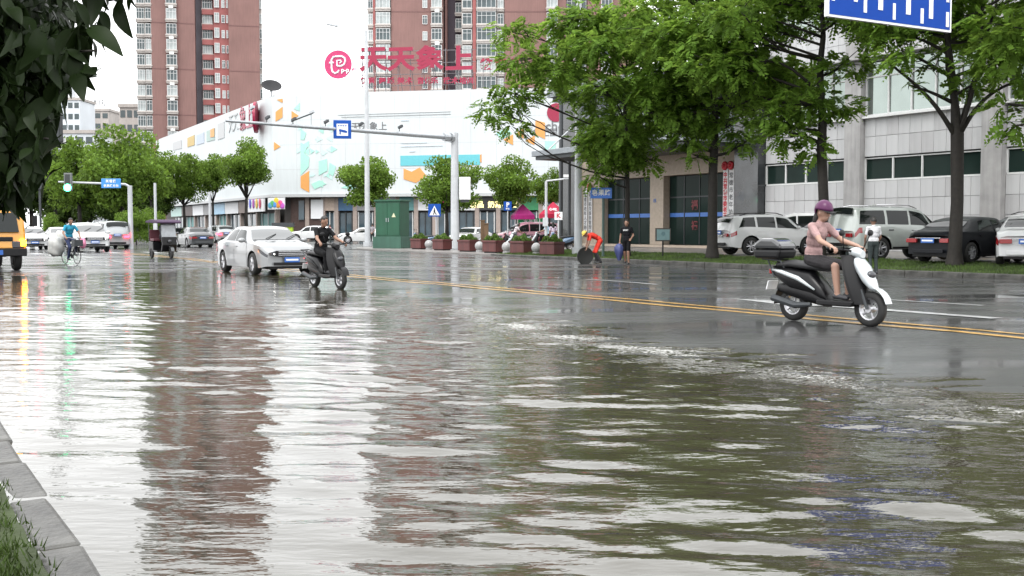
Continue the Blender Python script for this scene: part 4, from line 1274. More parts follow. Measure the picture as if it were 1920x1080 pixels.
# stall chairs, crates under the trees
gk = thing('kiosk', 'lime green kiosk box in front of the corner shop', 'kiosk', (gx(531, 118), 118, .06), .1)
M_LIME = mat('lime_green', (.33, .48, .02), .5, var=.15)
MB().b2((-1.05, -.6, 0), (1.05, .6, 1.55)).build('body', M_LIME, gk)
MB().b2((-1.15, -.7, 1.55), (1.15, .7, 2.0)).build('roof', M_DSTEEL, gk)
for k in range(3):
    MB().b2((-1.0 + k * .68, -.63, .15), (-.4 + k * .68, -.6, 1.4)).build('panel', M_LIME, gk)
gs = thing('shop_sign', 'green signboard with white characters between the market tents', 'sign', (gx(995, 86), 86, .06))
MB().tube([(-.9, 0, 0), (-.9, 0, 2.2)], .03, 6).tube([(.9, 0, 0), (.9, 0, 2.2)], .03, 6).build('post', M_DSTEEL, gs)
MB().b2((-1.0, -.05, 1.65), (1.0, .05, 2.15)).build('board', mat('green_board2', (.02, .28, .10), .5), gs)
lettering('水果店', .36, M_SWHITE, gs, (0, -.06, 1.9), 0, .004, .006, space=1.2)
for k_, (px, d, hh) in enumerate(((905, 69, 1.75), (912, 68.6, 1.55))):
    o = thing('timber_post', ('taller' if k_ == 0 else 'shorter') + ' of two brown timber posts behind the third planter', 'post', (gx(px, d), d, .13), 0, 'timber posts')
    MB().b2((-.13, -.13, 0), (.13, .13, hh)).build('post', mat('brown_timber', (.14, .085, .045), .7, var=.25, vscale=5), o, bevel=.01)
    MB().b2((-.16, -.16, hh), (.16, .16, hh + .06)).build('cap', mat('brown_timber', (.14, .085, .045), .7, var=.25, vscale=5), o)
# bag and floating leaf litter on the water
lf = at(829, 598, 16.6)
tag(MB().add([(-.07, -.03, .012), (.07, -.04, .015), (.09, .02, .03), (-.03, .05, .02)], [(0, 1, 2, 3)]).build('floating_leaf', mat('brown_leaf', (.05, .03, .015), .5), loc=(lf.x, lf.y, .01)), 'small dark leaf floating on the flood water', 'leaf')

# ================================================================== VEHICLES
def pchip(xs, ys):
    xs = np.array(xs, float); ys = np.array(ys, float)
    h = np.diff(xs); dl = np.diff(ys) / h
    m = np.zeros_like(ys)
    m[0], m[-1] = dl[0], dl[-1]
    for i in range(1, len(xs) - 1):
        if dl[i - 1] * dl[i] > 0:
            w1, w2 = 2 * h[i] + h[i - 1], h[i] + 2 * h[i - 1]
            m[i] = (w1 + w2) / (w1 / dl[i - 1] + w2 / dl[i])
    def f(x):
        x = np.clip(x, xs[0], xs[-1]); i = np.clip(np.searchsorted(xs, x) - 1, 0, len(h) - 1)
        t = (x - xs[i]) / h[i]
        return ((1 + 2 * t) * (1 - t) ** 2 * ys[i] + t * (1 - t) ** 2 * h[i] * m[i] + t * t * (3 - 2 * t) * ys[i + 1] + t * t * (t - 1) * h[i] * m[i + 1])
    return f

# x forward from the centre; top = silhouette, belt = shoulder under the glass
SHAPES = {
 'sedan': dict(L=4.75, W=1.82, top=[(-2.375, .86), (-2.30, .98), (-1.75, 1.07), (-1.05, 1.37), (-.35, 1.47), (.25, 1.45), (.65, 1.30), (1.18, 1.03), (1.9, .94), (2.25, .85), (2.375, .72)],
               belt=[(-2.375, .80), (-1.7, .98), (0, .95), (1.15, .94), (1.9, .86), (2.375, .66)], ws=(.62, 1.16, .30, 1.14), rw=(-1.62, -1.08), fx=1.42, rx=-1.36, wr=.33, roof=.70,
               win=[((.92, .42), (-.12, -.12)), ((-.20, -.20), (-1.02, -.82))], doors=[(.98, -.16), (-.18, -1.05)], sill=.22),
 'suv': dict(L=4.6, W=1.85, top=[(-2.3, 1.02), (-2.26, 1.2), (-1.95, 1.56), (-1.3, 1.66), (-.3, 1.69), (.25, 1.64), (.65, 1.47), (1.15, 1.14), (1.9, 1.05), (2.2, .97), (2.3, .84)],
             belt=[(-2.3, .92), (-1.6, 1.10), (0, 1.05), (1.15, 1.03), (1.9, .96), (2.3, .78)], ws=(.62, 1.12, .30, 1.10), rw=(-2.22, -1.95), fx=1.38, rx=-1.30, wr=.37, roof=.74,
             win=[((.92, .44), (-.10, -.10)), ((-.18, -.18), (-1.0, -1.0)), ((-1.1, -1.1), (-1.85, -1.6))], doors=[(.98, -.14), (-.16, -1.08)], sill=.30),
 'offroad': dict(L=4.85, W=1.90, top=[(-2.42, 1.0), (-2.40, 1.45), (-2.25, 1.80), (-1.3, 1.85), (-.2, 1.85), (.35, 1.76), (.62, 1.58), (1.02, 1.20), (1.9, 1.14), (2.28, 1.08), (2.42, .95)],
                 belt=[(-2.42, .95), (-2.2, 1.16), (0, 1.14), (1.02, 1.10), (1.9, 1.05), (2.42, .89)], ws=(.58, 1.0, .36, .98), rw=(-2.40, -2.28), fx=1.45, rx=-1.34, wr=.40, roof=.80,
                 win=[((.82, .50), (-.1, -.1)), ((-.18, -.18), (-1.05, -1.05)), ((-1.15, -1.15), (-2.2, -2.08))], doors=[(.95, -.14), (-.16, -1.1)], sill=.38),
 'van': dict(L=4.75, W=1.85, top=[(-2.375, .95), (-2.36, 1.4), (-2.15, 1.78), (-1.2, 1.86), (.2, 1.85), (.8, 1.70), (1.2, 1.40), (1.65, 1.12), (2.1, 1.02), (2.3, .93), (2.375, .80)],
             belt=[(-2.375, .90), (-2, 1.10), (0, 1.06), (1.6, 1.0), (2.1, .94), (2.375, .74)], ws=(1.0, 1.6, .8, 1.55), rw=(-2.36, -2.17), fx=1.45, rx=-1.45, wr=.34, roof=.80,
             win=[((1.4, .98), (.25, .25)), ((.17, .17), (-1.0, -1.0)), ((-1.08, -1.08), (-2.1, -2.0))], doors=[(1.35, .21), (.19, -1.02)], sill=.24),
}
def wheel_meshes(r, w=.22):
    t = MB(); t.lathe([(r * .64, -w / 2), (r * .9, -w / 2), (r * .985, -w / 2 + .03), (r, -w / 4), (r, w / 4), (r * .985, w / 2 - .03), (r * .9, w / 2), (r * .64, w / 2)], axis='y', n=28)
    rim = MB(); rim.lathe([(r * .66, -w / 2 + .005), (r * .66, -w / 2 + .03), (r * .58, -w / 2 + .04), (r * .58, w / 2 - .02), (r * .66, w / 2 - .01)], axis='y', n=28)
    rim.lathe([(0, -w / 2 + .015), (.055, -w / 2 + .015), (.065, -w / 2 + .05)], axis='y', n=12)
    for k in range(5):
        a = 2 * PI * k / 5
        for da in (-.16, .16):
            c, s_ = math.cos(a + da), math.sin(a + da)
            i = len(rim.v)
            rim.tube([(.04 * c, -w / 2 + .03, .04 * s_), (r * .60 * math.cos(a + da * 1.5), -w / 2 + .025, r * .60 * math.sin(a + da * 1.5))], [.03, .022], 5)
    dk = MB(); dk.lathe([(0, .0), (r * .6, .0)], axis='y', n=20)
    return t.mesh('tyre', 50), rim.mesh('rim', 40), dk.mesh('brake_disc')
WH = {}
def wheel(parent, loc, r, flip):
    if r not in WH:
        ms = wheel_meshes(r)
        ms[0].materials.append(M_TYRE); ms[1].materials.append(M_ALLOY); ms[2].materials.append(M_BLACK)
        WH[r] = ms
    t = link('wheel', WH[r][0], None, parent, loc, (0, random.uniform(0, 1), PI if flip else 0))
    link('rim', WH[r][1], None, t); link('brake_disc', WH[r][2], None, t)
    return t

class Car:
    def __init__(s, kind):
        d = SHAPES[kind]; s.d = d; s.kind = kind
        s.top = pchip(*zip(*d['top'])); s.belt0 = pchip(*zip(*d['belt']))
    def belt(s, x): return np.minimum(s.belt0(x), s.top(x) - .035)
    def hw(s, x):
        L2 = s.d['L'] / 2; k = np.abs(x) / L2
        tf = np.where(x > 0, .20, .13)
        return s.d['W'] / 2 * (1 - tf * k ** 7 - .03 * k ** 2)
    def zbot(s, x):
        z = np.full_like(x, s.d['sill']); L2 = s.d['L'] / 2
        z = z + .05 * smooth(L2 - .45, L2, np.abs(x))
        for a in (s.d['fx'], s.d['rx']):
            R_ = s.d['wr'] + .065
            dd = R_ ** 2 - (x - a) ** 2
            z = np.maximum(z, np.where(dd > 0, s.d['wr'] + np.sqrt(np.maximum(dd, 0)), 0))
        return z
    def yside(s, x, a):
        return s.hw(x) * (.955 + .045 * np.sin(PI * np.clip(a * .62 + .18, 0, 1)))
    def upper(s, x, b):
        """b 0..1 from shoulder to roof edge"""
        zb, zt = s.belt(x), s.top(x)
        y = s.hw(x) * (.972 * (1 - b) + s.d['roof'] * b - .05 * 0 + .035 * np.sin(PI * b))
        return y, zb + (zt - zb) * .93 * b
    def roofz(s, x, y):
        zb, zt = s.belt(x), s.top(x); ye = s.hw(x) * s.d['roof']
        return zt - (zt - zb) * .07 * np.clip(np.abs(y) / ye, 0, 1) ** 2
    def loft(s):
        L2 = s.d['L'] / 2
        xs = set(np.linspace(-L2, L2, 44))
        for a in (s.d['fx'], s.d['rx']):
            R_ = s.d['wr'] + .065
            for t in np.linspace(0, PI, 13): xs.add(a + R_ * math.cos(t) * .999)
            xs.add(a + R_ + .012); xs.add(a - R_ - .012)
        xs = np.array(sorted(xs))
        rows = []
        zb0 = s.zbot(xs)
        for a in np.linspace(0, 1, 8):
            z = zb0 + (s.belt(xs) - zb0) * a
            arel = (z - s.d['sill']) / (s.belt(xs) - s.d['sill'])
            rows.append((s.yside(xs, arel), z))
        for b in np.linspace(0, 1, 6)[1:]:
            rows.append(s.upper(xs, b))
        for c in (.75, .5, .25, 0):
            y = s.hw(xs) * s.d['roof'] * c
            rows.append((y, s.roofz(xs, y)))
        half = [np.stack([xs, y, z], -1) for y, z in rows]
        full = half + [np.stack([h[:, 0], -h[:, 1], h[:, 2]], -1) for h in half[-2::-1]]
        P = np.stack(full, 1)          # station, ring
        # round the nose and tail in plan and profile
        x = P[..., 0]; k = smooth(L2 - .35, L2, np.abs(x)); yy = np.abs(P[..., 1]) / (s.d['W'] / 2)
        P[..., 0] = x - np.sign(x) * k * .16 * yy ** 2.2
        n, m = P.shape[:2]
        idx = np.arange(n * m).reshape(n, m)
        q = np.stack([idx[:-1, :-1], idx[:-1, 1:], idx[1:, 1:], idx[1:, :-1]], -1).reshape(-1, 4)
        mb = MB(); mb.v = [tuple(p) for p in P.reshape(-1, 3)]; mb.f = [tuple(f) for f in q]
        # close the ends: strips between the two sides
        for st, rev in ((0, False), (n - 1, True)):
            for j in range((m - 1) // 2):
                f = (idx[st, j], idx[st, m - 1 - j], idx[st, m - 2 - j], idx[st, j + 1])
                mb.f.append(tuple(int(i) for i in (f if not rev else f[::-1])) if j < (m - 1) // 2 - 1 else tuple(int(i) for i in dict.fromkeys(f)))
        return mb
    def nose(s, x, y):
        L2 = s.d['L'] / 2
        k = smooth(L2 - .35, L2, np.abs(x))
        return x - np.sign(x) * k * .16 * (np.abs(y) / (s.d['W'] / 2)) ** 2.2
    def side_patch(s, x0, x1, lo, hi, side, off, upper, nx=8, nz=4):
        """x0,x1: (bottom,top) or scalar; lo,hi fractions of the lower body or of the greenhouse"""
        x0 = x0 if isinstance(x0, tuple) else (x0, x0); x1 = x1 if isinstance(x1, tuple) else (x1, x1)
        rows = []
        for v in np.linspace(0, 1, nz + 1):
            b = lo + (hi - lo) * v
            x = np.linspace(x0[0] + (x0[1] - x0[0]) * v, x1[0] + (x1[1] - x1[0]) * v, nx + 1)
            if upper:
                y, z = s.upper(x, b)
            else:
                zb = s.zbot(x); z = np.maximum(s.d['sill'] + (s.belt(x) - s.d['sill']) * b, zb + .012)
                y = s.yside(x, (z - s.d['sill']) / (s.belt(x) - s.d['sill']))
            y = y + off
            rows.append([(float(s.nose(xx, yy)), side * float(yy), float(zz)) for xx, yy, zz in zip(x, y, z)])
        return rows
    def roof_patch(s, x0, x1, w0, w1, off, nx=8, ny=8):
        rows = []
        for x in np.linspace(x0, x1, nx + 1):
            f = (x - x0) / (x1 - x0); ye = s.hw(x) * s.d['roof'] * (w0 + (w1 - w0) * f)
            ys = np.linspace(-ye, ye, ny + 1)
            zz = s.roofz(np.full_like(ys, x), ys)
            dz = (s.top(x + .01) - s.top(x - .01)) / .02
            nl = math.hypot(1, dz)
            rows.append([(x - dz / nl * off, float(y), float(z) + off / nl) for y, z in zip(ys, zz)])
        return rows

CARS = {}
def plate_patch(mb, c, sz, axis_sign):
    return mb.box(c, sz)
def car(label, kind, paint_m, loc, heading, cat='car', group=None, lit=False, tail=False, name=None, plate=M_PLATE, trim=None, detail=True, plate_text=None):
    key = (kind, paint_m.name)
    c = Car(kind); d = c.d; L2 = d['L'] / 2
    o = thing(name or {'sedan': 'sedan_car', 'suv': 'suv_car', 'offroad': 'offroad_car', 'van': 'van'}[kind], label, cat, loc, heading, group)
    cl = paint_m if trim is None else trim
    if key not in CARS:
        me = c.loft().mesh('body', 50); me.materials.append(paint_m); CARS[key] = me
    body = link('body', CARS[key], None, o)
    MB().b2((-L2 + .15, -d['W'] / 2 + .27, d['sill'] - .03), (L2 - .2, d['W'] / 2 - .27, d['sill'] + .4)).build('underbody', M_BLACK, o)
    g_ = MB().grid(c.roof_patch(d['ws'][0] - .08, d['ws'][1] - .02, .94, 1.22, .012)).build('windscreen', M_SCREEN, o, smooth=True)
    wp = MB(); x_ = d['ws'][1] - .02
    for y in (-.35, .3):
        zz = float(c.roofz(np.array([x_]), np.array([y]))[0])
        x2 = x_ - .28; z2 = float(c.roofz(np.array([x2]), np.array([y]))[0])
        wp.tube([(x_, y, zz + .03), (x2, y + .42, z2 + .035)], .012, 4)
    wp.build('wiper', M_BLACK, o)
    MB().grid(c.roof_patch(d['rw'][0] + .03, d['rw'][1] + .02, 1.1, .94, .012)).build('rear_window', M_GLASS, o, smooth=True)
    for sd in (-1, 1):
        for (f_, r_) in d['win']:
            MB().grid(c.side_patch(r_, f_, .10, .84, sd, .007, True)).build('side_window', M_GLASS, o, smooth=True)
        for (xf, xr) in d['doors']:
            dr = MB().grid(c.side_patch(xr + .015, xf - .015, .12, .985, sd, .006, False, 14, 6)).build('door', paint_m, o, smooth=True)
            hx = xr + .16; zz = float(d['sill'] + (c.belt(np.array([hx]))[0] - d['sill']) * .84)
            hy = float(c.yside(np.array([hx]), np.array([.84]))[0])
            MB().box((hx, sd * (hy + .025), zz), (.2, .03, .03)).build('handle', cl if kind != 'offroad' else M_CHROME, dr)
        mx = d['win'][0][0][0] - .12
        my, mz = c.upper(np.array([mx]), np.array([.12]))
        mr = MB(); mr.sphere((mx + .02, sd * (float(my[0]) + .13), float(mz[0]) + .05), (.07, .11, .075), 10, 8)
        mr.tube([(mx, sd * (float(my[0]) - .02), float(mz[0]) + .0), (mx, sd * (float(my[0]) + .1), float(mz[0]) + .02)], .025, 6)
        mr.build('mirror', paint_m, o, smooth=True)
        # lamps that wrap round the corners
        hl = MB().grid(c.side_patch((L2 - .34, L2 - .52), (L2 - .005, L2 - .005), .70, .88, sd, .010, False, 10, 4)); hl.build('headlight', M_HEAD, o, smooth=True)
        tl_h = (.60, .88) if kind == 'sedan' else (.70, .94)
        MB().grid(c.side_patch(-L2 + .005, -L2 + (.42 if kind == 'sedan' else .36), tl_h[0], tl_h[1], sd, .010, False, 10, 4)).build('taillight', M_TAILON if tail else M_TAIL, o, smooth=True)
        # inner lamp halves on the end faces
        fy = float(c.hw(np.array([L2]))[0])
        zf0 = d['sill'] + .1 + (float(c.belt(np.array([L2]))[0]) - d['sill'] - .1)
        MB().box((L2 - .045, sd * (fy - .22), zf0 - .03), (.10, .34, .085), rz=-sd * .22).build('headlight', M_HEAD, o, bevel=.01)
        if lit:
            MB().sphere((L2 - .02, sd * (fy - .14), zf0 - .03), (.05, .05, .03), 10, 8).build('lamp_bulb', M_HEADON, o, smooth=True)
        zt0 = float(c.belt(np.array([-L2]))[0])
        MB().box((-L2 + .02, sd * (fy - .12), zt0 - .10), (.09, .34, .13), rz=sd * .16).build('taillight', M_TAILON if tail else M_TAIL, o, bevel=.01)
        MB().grid(c.side_patch(d['rx'] + d['wr'] + .09, d['fx'] - d['wr'] - .09, .01, .10, sd, .012, False, 10, 1)).build('sill_trim', M_BLACK if kind in ('suv', 'offroad') else paint_m, o)
        for ax_ in (d['fx'], d['rx']):
            wheel(o, (ax_, -sd * (d['W'] / 2 - .125) * -1, d['wr']), d['wr'], sd > 0)
            R0 = d['wr'] + .06
            ring = MB(); ys_ = sd * (d['W'] / 2 - .02)
            ring.add([(ax_ + (R0 + .0) * math.cos(t), sd * (d['W'] / 2 - .06), d['wr'] + R0 * math.sin(t)) for t in np.linspace(-.12, PI + .12, 15)] +
                     [(ax_ + (R0 + .0) * math.cos(t), sd * (d['W'] / 2 - .42), d['wr'] + R0 * math.sin(t)) for t in np.linspace(-.12, PI + .12, 15)], [(k, k + 1, 16 + k, 15 + k) for k in range(14)])
            ring.add([(ax_ + R0 * math.cos(t), sd * (d['W'] / 2 - .41), d['wr'] + R0 * math.sin(t)) for t in np.linspace(0, PI, 15)], [tuple(range(15))])
            ring.build('wheel_arch', M_BLACK, o)
    zf = float(c.top(np.array([L2]))[0]); zs = d['sill'] + .05
    gr = MB().box((L2 - .005, 0, zf - .075), (.05, .98, .17)).build('grille', M_BLACK, o, bevel=.01)
    for k in range(3):
        MB().box((L2 + .022, 0, zf - .02 - k * .05), (.012, .84, .014)).build('grille_bar', M_CHROME, gr)
    MB().box((L2 - .012, 0, zs + .07), (.05, 1.1, .09)).build('air_intake', M_BLACK, o, bevel=.01)
    for sx, z_ in ((1, zf - .26), (-1, (.80 if kind == 'sedan' else (.92 if kind != 'offroad' else 1.0)))):
        if sx < 0 and kind == 'sedan': z_ = .70
        pl_ = MB().box((sx * (L2 + .012), 0, z_), (.02, .46, .15)).build('licence_plate', plate, o, bevel=.004)
        MB().box((sx * (L2 + .0235), 0, z_), (.004, .38, .05)).build('plate_digits', M_SWHITE, pl_)
    MB().box((-L2 + .0, 0, zs + .10), (.06, 1.1, .12)).build('rear_bumper_trim', M_BLACK if kind != 'sedan' else paint_m, o, bevel=.01)
    if kind == 'sedan':
        MB().box((-L2 - .002, 0, float(c.belt(np.array([-L2]))[0]) - .02), (.02, .9, .03)).build('boot_trim', M_CHROME, o)
    if kind in ('suv', 'offroad', 'van'):
        MB().box((-L2 + .03, 0, float(c.belt(np.array([-L2]))[0]) - .13), (.05, .6, .04)).build('tailgate_trim', M_CHROME, o)
        if kind != 'van':
            for sd in (-1, 1):
                pts = []
                for x in np.linspace(-1.7, .3, 7):
                    y, z = c.upper(np.array([x]), np.array([.98])); pts.append((x, sd * (float(y[0]) - .05), float(c.top(np.array([x]))[0]) + (.035 if -1.6 < x < .2 else -.01)))
                MB().tube(pts, .018, 6).build('roof_rail', M_CHROME if kind == 'offroad' else M_BLACK, o)
    return o

P_WHITE = paint('car_paint_white', (.62, .63, .635))
P_SILVER = paint('car_paint_silver', (.36, .38, .39), .35)
P_PEARL = paint('car_paint_pearl', (.27, .28, .29), .2)
P_GREENISH = paint('car_paint_silver_green', (.44, .475, .45), .2)
P_BLACK = paint('car_paint_black', (.006, .007, .010))
P_DARK = paint('car_paint_graphite', (.06, .065, .07), .3)
P_PINK = paint('car_paint_rose', (.55, .30, .36), .2)
P_YEL = paint('truck_paint_yellow', (.58, .25, .008))

def road_at(px, d):
    x = gx(px, d); s, t = toRD(x, d)
    return Vector((x, d, zr(s, t) if -66 < s < 22 and .7 < t < 26.5 else .06))
HD = ROADZ            # traffic in the near lanes
HA = ROADZ + PI       # traffic in the far lanes
car('silver white sedan with headlights on driving towards the flood water', 'sedan', P_PEARL, road_at(495, 34.2), HD + .03, lit=True)
car('white crossover with a big grille just behind the cyclist', 'suv', P_WHITE, road_at(163, 63.5), HD + .02, lit=True)
car('white car beside the yellow truck', 'sedan', P_WHITE, road_at(56, 71), HD, lit=True)
car('white car half hidden behind the cyclist and the crossover', 'sedan', P_WHITE, road_at(110, 82), HD)
car('silver van with lit tail lamps and a roof rack driving away', 'van', P_SILVER, road_at(203, 74), HA + .06, 'van', tail=True)
car('black sedan driving away behind the rickshaw', 'sedan', P_DARK, road_at(364, 79), HA + .0)
car('small silver hatch seen from behind in the far lane', 'suv', P_SILVER, road_at(412, 105), HA, tail=True)
car('dark car waiting under the trees beyond the rickshaw', 'sedan', P_BLACK, road_at(346, 108), HD + .8)
car('white estate car parked before the corner shop', 'suv', P_WHITE, Vector((gx(585, 116), 116, .06)), PI - .2)
car('white sedan crossing behind the slim lamp post', 'sedan', P_WHITE, Vector((gx(682, 100), 100, .06)), PI + .12)
car('white car parked behind the third planter', 'sedan', P_WHITE, Vector((gx(884, 84), 84, .06)), -PI / 2 - .45)
car('rose pink car parked behind the motor scooters', 'van', P_PINK, Vector((gx(990, 83), 83, .06)), PI + .35, 'car', name='hatchback_car')
car('white suv parked nose-in by the verge, leftmost of the car park row', 'suv', P_WHITE, Vector((gx(1440, 45.5), 45.5, .30)), R(18))
car('white people carrier parked behind the leftmost white suv', 'van', P_WHITE, Vector((gx(1500, 52), 52, .30)), R(170), 'van')
car('silver green off-road car with its rear towards the man in white', 'offroad', P_GREENISH, Vector((gx(1678, 38.6), 38.6, .30)), R(20), cat='car')
car('black sedan parked between the off-road car and the white sedan', 'sedan', P_BLACK, Vector((gx(1822, 35.6), 35.6, .30)), R(35))
car('white sedan cut off by the right edge of the photo', 'sedan', P_WHITE, Vector((gx(1935, 33.6), 33.6, .30)), R(62))
car('dark car with red tail lamps half hidden behind the scooter rider', 'sedan', P_DARK, Vector((gx(1565, 47), 47, .30)), R(50))
car('white car parked further back at the right edge', 'suv', P_WHITE, Vector((gx(1930, 41.5), 41.5, .30)), R(195))

# ---- yellow truck at the left edge
tp = road_at(-24, 35.5)
tk = thing('truck', 'yellow light truck with an amber indicator lit, cut by the left edge', 'truck', tp, HD + .10)
cabp = [(-.95, .55), (1.0, .55), (1.06, .75), (1.0, 1.18), (.74, 1.95), (.45, 2.02), (-.95, 2.02)]
MB().prism(cabp, -.95, .95).build('cab', P_YEL, tk, bevel=.07)
MB().add([(1.035, -.74, 1.24), (1.035, .74, 1.24), (.80, .70, 1.86), (.80, -.70, 1.86)], [(0, 1, 2, 3)]).build('windscreen', M_GLASS, tk)
for sd in (-1, 1):
    MB().add([(.80, sd * .965, 1.22), (-.35, sd * .965, 1.22), (-.35, sd * .965, 1.86), (.60, sd * .965, 1.86)], [(0, 1, 2, 3)]).build('side_window', M_GLASS, tk)
    MB().box((1.03, sd * .70, .84), (.10, .36, .22)).build('headlight', M_HEAD, tk, bevel=.03)
    MB().box((1.05, sd * .85, .90), (.12, .16, .22)).build('indicator', M_AMBER, tk, bevel=.03)
    mr = MB(); mr.tube([(.95, sd * .95, 1.35), (1.1, sd * 1.18, 1.6)], .015, 5); mr.box((1.1, sd * 1.2, 1.6), (.06, .16, .34)); mr.build('mirror', M_BLACK, tk)
    for ax_ in (.35, -2.6):
        wheel(tk, (ax_, sd * .78, .38), .38, sd > 0)
MB().box((1.07, 0, .60), (.14, 1.9, .26)).build('bumper', M_BLACK, tk, bevel=.03)
MB().box((1.02, 0, 1.02), (.08, 1.1, .14)).build('grille', M_BLACK, tk, bevel=.02)
MB().box((1.15, 0, .60), (.02, .46, .15)).build('licence_plate', M_PLATE, tk)
MB().b2((-3.6, -.38, .45), (.9, .38, .62)).build('chassis', M_BLACK, tk)
MB().b2((-3.7, -.98, .75), (-1.05, .98, 1.75)).build('tipper_body', P_YEL, tk, bevel=.03)
for k in range(6):
    for sd in (-1, 1):
        MB().b2((-3.6 + k * .48, sd * .985 - .02, .78), (-3.53 + k * .48, sd * .985 + .02, 1.72)).build('body_rib', P_YEL, tk)

# ---- scooters
def scooter(label, loc, heading, body_m, accent_m, group=None, box=False, shield=None, lean=0, seat_m=None, taillit=False, name='motor_scooter'):
    o = thing(name, label, 'scooter', loc, heading, group)
    if lean: o.rotation_euler = (lean, 0, heading)
    for x in (-.60, .66):
        t = MB(); t.lathe([(.15, -.045), (.2, -.055), (.235, -.03), (.24, 0), (.235, .03), (.2, .055), (.15, .045)], axis='y', n=26)
        w_ = t.build('wheel', M_TYRE, o, loc=(x, 0, .24), smooth=True)
        r_ = MB(); r_.lathe([(.15, -.04), (.13, -.03), (.13, .03), (.15, .04)], axis='y', n=20); r_.lathe([(0, -.06), (.05, -.06), (.05, .06), (0, .06)], axis='y', n=10)
        for k in range(5):
            a = 2 * PI * k / 5; r_.tube([(.04 * math.cos(a), 0, .04 * math.sin(a)), (.14 * math.cos(a), 0, .14 * math.sin(a))], .016, 5)
        r_.build('rim', M_ALLOY, w_)
    def loft(secs, name_, m, n=14):
        rows = []
        for (x, z, hy, hz) in secs:
            rows.append([(x, hy * math.copysign(abs(math.cos(2 * PI * k / n)) ** .8, math.cos(2 * PI * k / n)), z + hz * math.copysign(abs(math.sin(2 * PI * k / n)) ** .8, math.sin(2 * PI * k / n))) for k in range(n + 1)])
        b = MB().grid(rows); b.f.append(tuple(range(n))); b.f.append(tuple((len(secs) - 1) * (n + 1) + k for k in range(n)))
        return b.build(name_, m, o, smooth=50)
    loft([(-.98, .74, .05, .04), (-.88, .70, .11, .09), (-.60, .62, .17, .16), (-.25, .55, .17, .18), (-.05, .42, .15, .12), (.02, .36, .12, .06)], 'rear_body', body_m)
    loft([(-.85, .47, .07, .06), (-.6, .45, .12, .11), (-.2, .38, .15, .12), (.0, .30, .14, .07)], 'engine_cover', M_BLACK)
    MB().prism([(-.1, .26), (.46, .26), (.52, .34), (.40, .34), (-.1, .34)], -.17, .17).build('floorboard', M_BLACK, o, bevel=.02)
    # leg shield: curved sheet rising to the bars
    rows = []
    for k in range(9):
        f = k / 8; z = .30 + f * .66; x = .50 - f * .20; hw_ = .13 + .075 * math.sin(PI * (f * .8 + .1))
        rows.append([(x + .15 * (1 - (j / 6 * 2 - 1) ** 2) + .02, hw_ * (j / 6 * 2 - 1), z) for j in range(7)])
    sh = MB().grid(rows); sh.grid([[(p[0] - .035, p[1], p[2]) for p in r] for r in rows])
    sh.build('leg_shield', M_BLACK, o, smooth=True)
    loft([(.38, .90, .05, .05), (.50, .82, .12, .12), (.60, .70, .135, .13), (.70, .57, .10, .085), (.76, .50, .04, .03)], 'front_nose', accent_m)
    MB().sphere((.66, 0, .70), (.06, .085, .055), 12, 8).build('headlight', M_HEAD, o, smooth=True)
    fr = MB(); fr.tube([(.40, 0, 1.02), (.50, 0, .70), (.60, 0, .44)], .03, 8); fr.tube([(.56, -.08, .5), (.66, -.08, .24)], .02, 6); fr.tube([(.56, .08, .5), (.66, .08, .24)], .02, 6)
    fr.build('fork', M_DSTEEL, o)
    fd = MB(); rows = [[(.66 + .29 * math.cos(a), y, .25 + .29 * math.sin(a)) for y in (-.075, -.04, 0, .04, .075)] for a in np.linspace(.25, 2.6, 9)]
    fd.grid(rows).build('front_fender', accent_m, o, smooth=True)
    rows = [[(-.60 + .30 * math.cos(a), y, .25 + .30 * math.sin(a)) for y in (-.08, 0, .08)] for a in np.linspace(1.2, 3.2, 7)]
    MB().grid(rows).build('rear_fender', M_BLACK, o, smooth=True)
    hb = MB(); hb.tube([(.30, -.34, 1.04), (.38, -.18, 1.03), (.42, 0, 1.0), (.38, .18, 1.03), (.30, .34, 1.04)], .016, 8)
    hb.tube([(.27, -.36, 1.045), (.33, -.26, 1.035)], .022, 8); hb.tube([(.27, .36, 1.045), (.33, .26, 1.035)], .022, 8)
    hb.build('handlebar', M_BLACK, o)
    loft([(.36, 1.0, .08, .05), (.44, 1.0, .11, .07), (.53, .97, .06, .05)], 'instrument_cowl', accent_m)
    for sd in (-1, 1):
        m_ = MB(); m_.tube([(.38, sd * .22, 1.04), (.42, sd * .30, 1.22)], .008, 5); m_.sphere((.42, sd * .32, 1.26), (.02, .065, .045), 10, 6); m_.build('mirror', M_BLACK, o, smooth=True)
    loft([(-.86, .80, .10, .04), (-.6, .82, .15, .055), (-.25, .79, .15, .055), (-.02, .76, .10, .04)], 'seat', seat_m or mat('scooter_seat', (.02, .02, .022), .55))
    for sd in (-1, 1):
        tm_ = MB(); tm_.tube([(-.95, sd * .085, .73), (-.70, sd * .165, .70), (-.40, sd * .185, .62), (-.12, sd * .175, .47)], [.012, .03, .034, .014], 8)
        tm_.build('side_trim', accent_m, o, smooth=True)
    MB().box((-.97, 0, .70), (.05, .16, .07)).build('taillight', M_TAILON if taillit else M_TAIL, o, bevel=.01)
    MB().box((-1.0, 0, .50), (.015, .22, .13), ry=.3).build('licence_plate', M_WPAINT, o)
    ex = MB(); ex.tube([(-.2, -.14, .26), (-.45, -.16, .24), (-.85, -.17, .33)], [.03, .05, .05], 10); ex.build('exhaust', M_DSTEEL, o)
    if group: MB().tube([(-.15, .12, .28), (-.12, .2, .02)], .012, 5).build('kick_stand', M_DSTEEL, o)
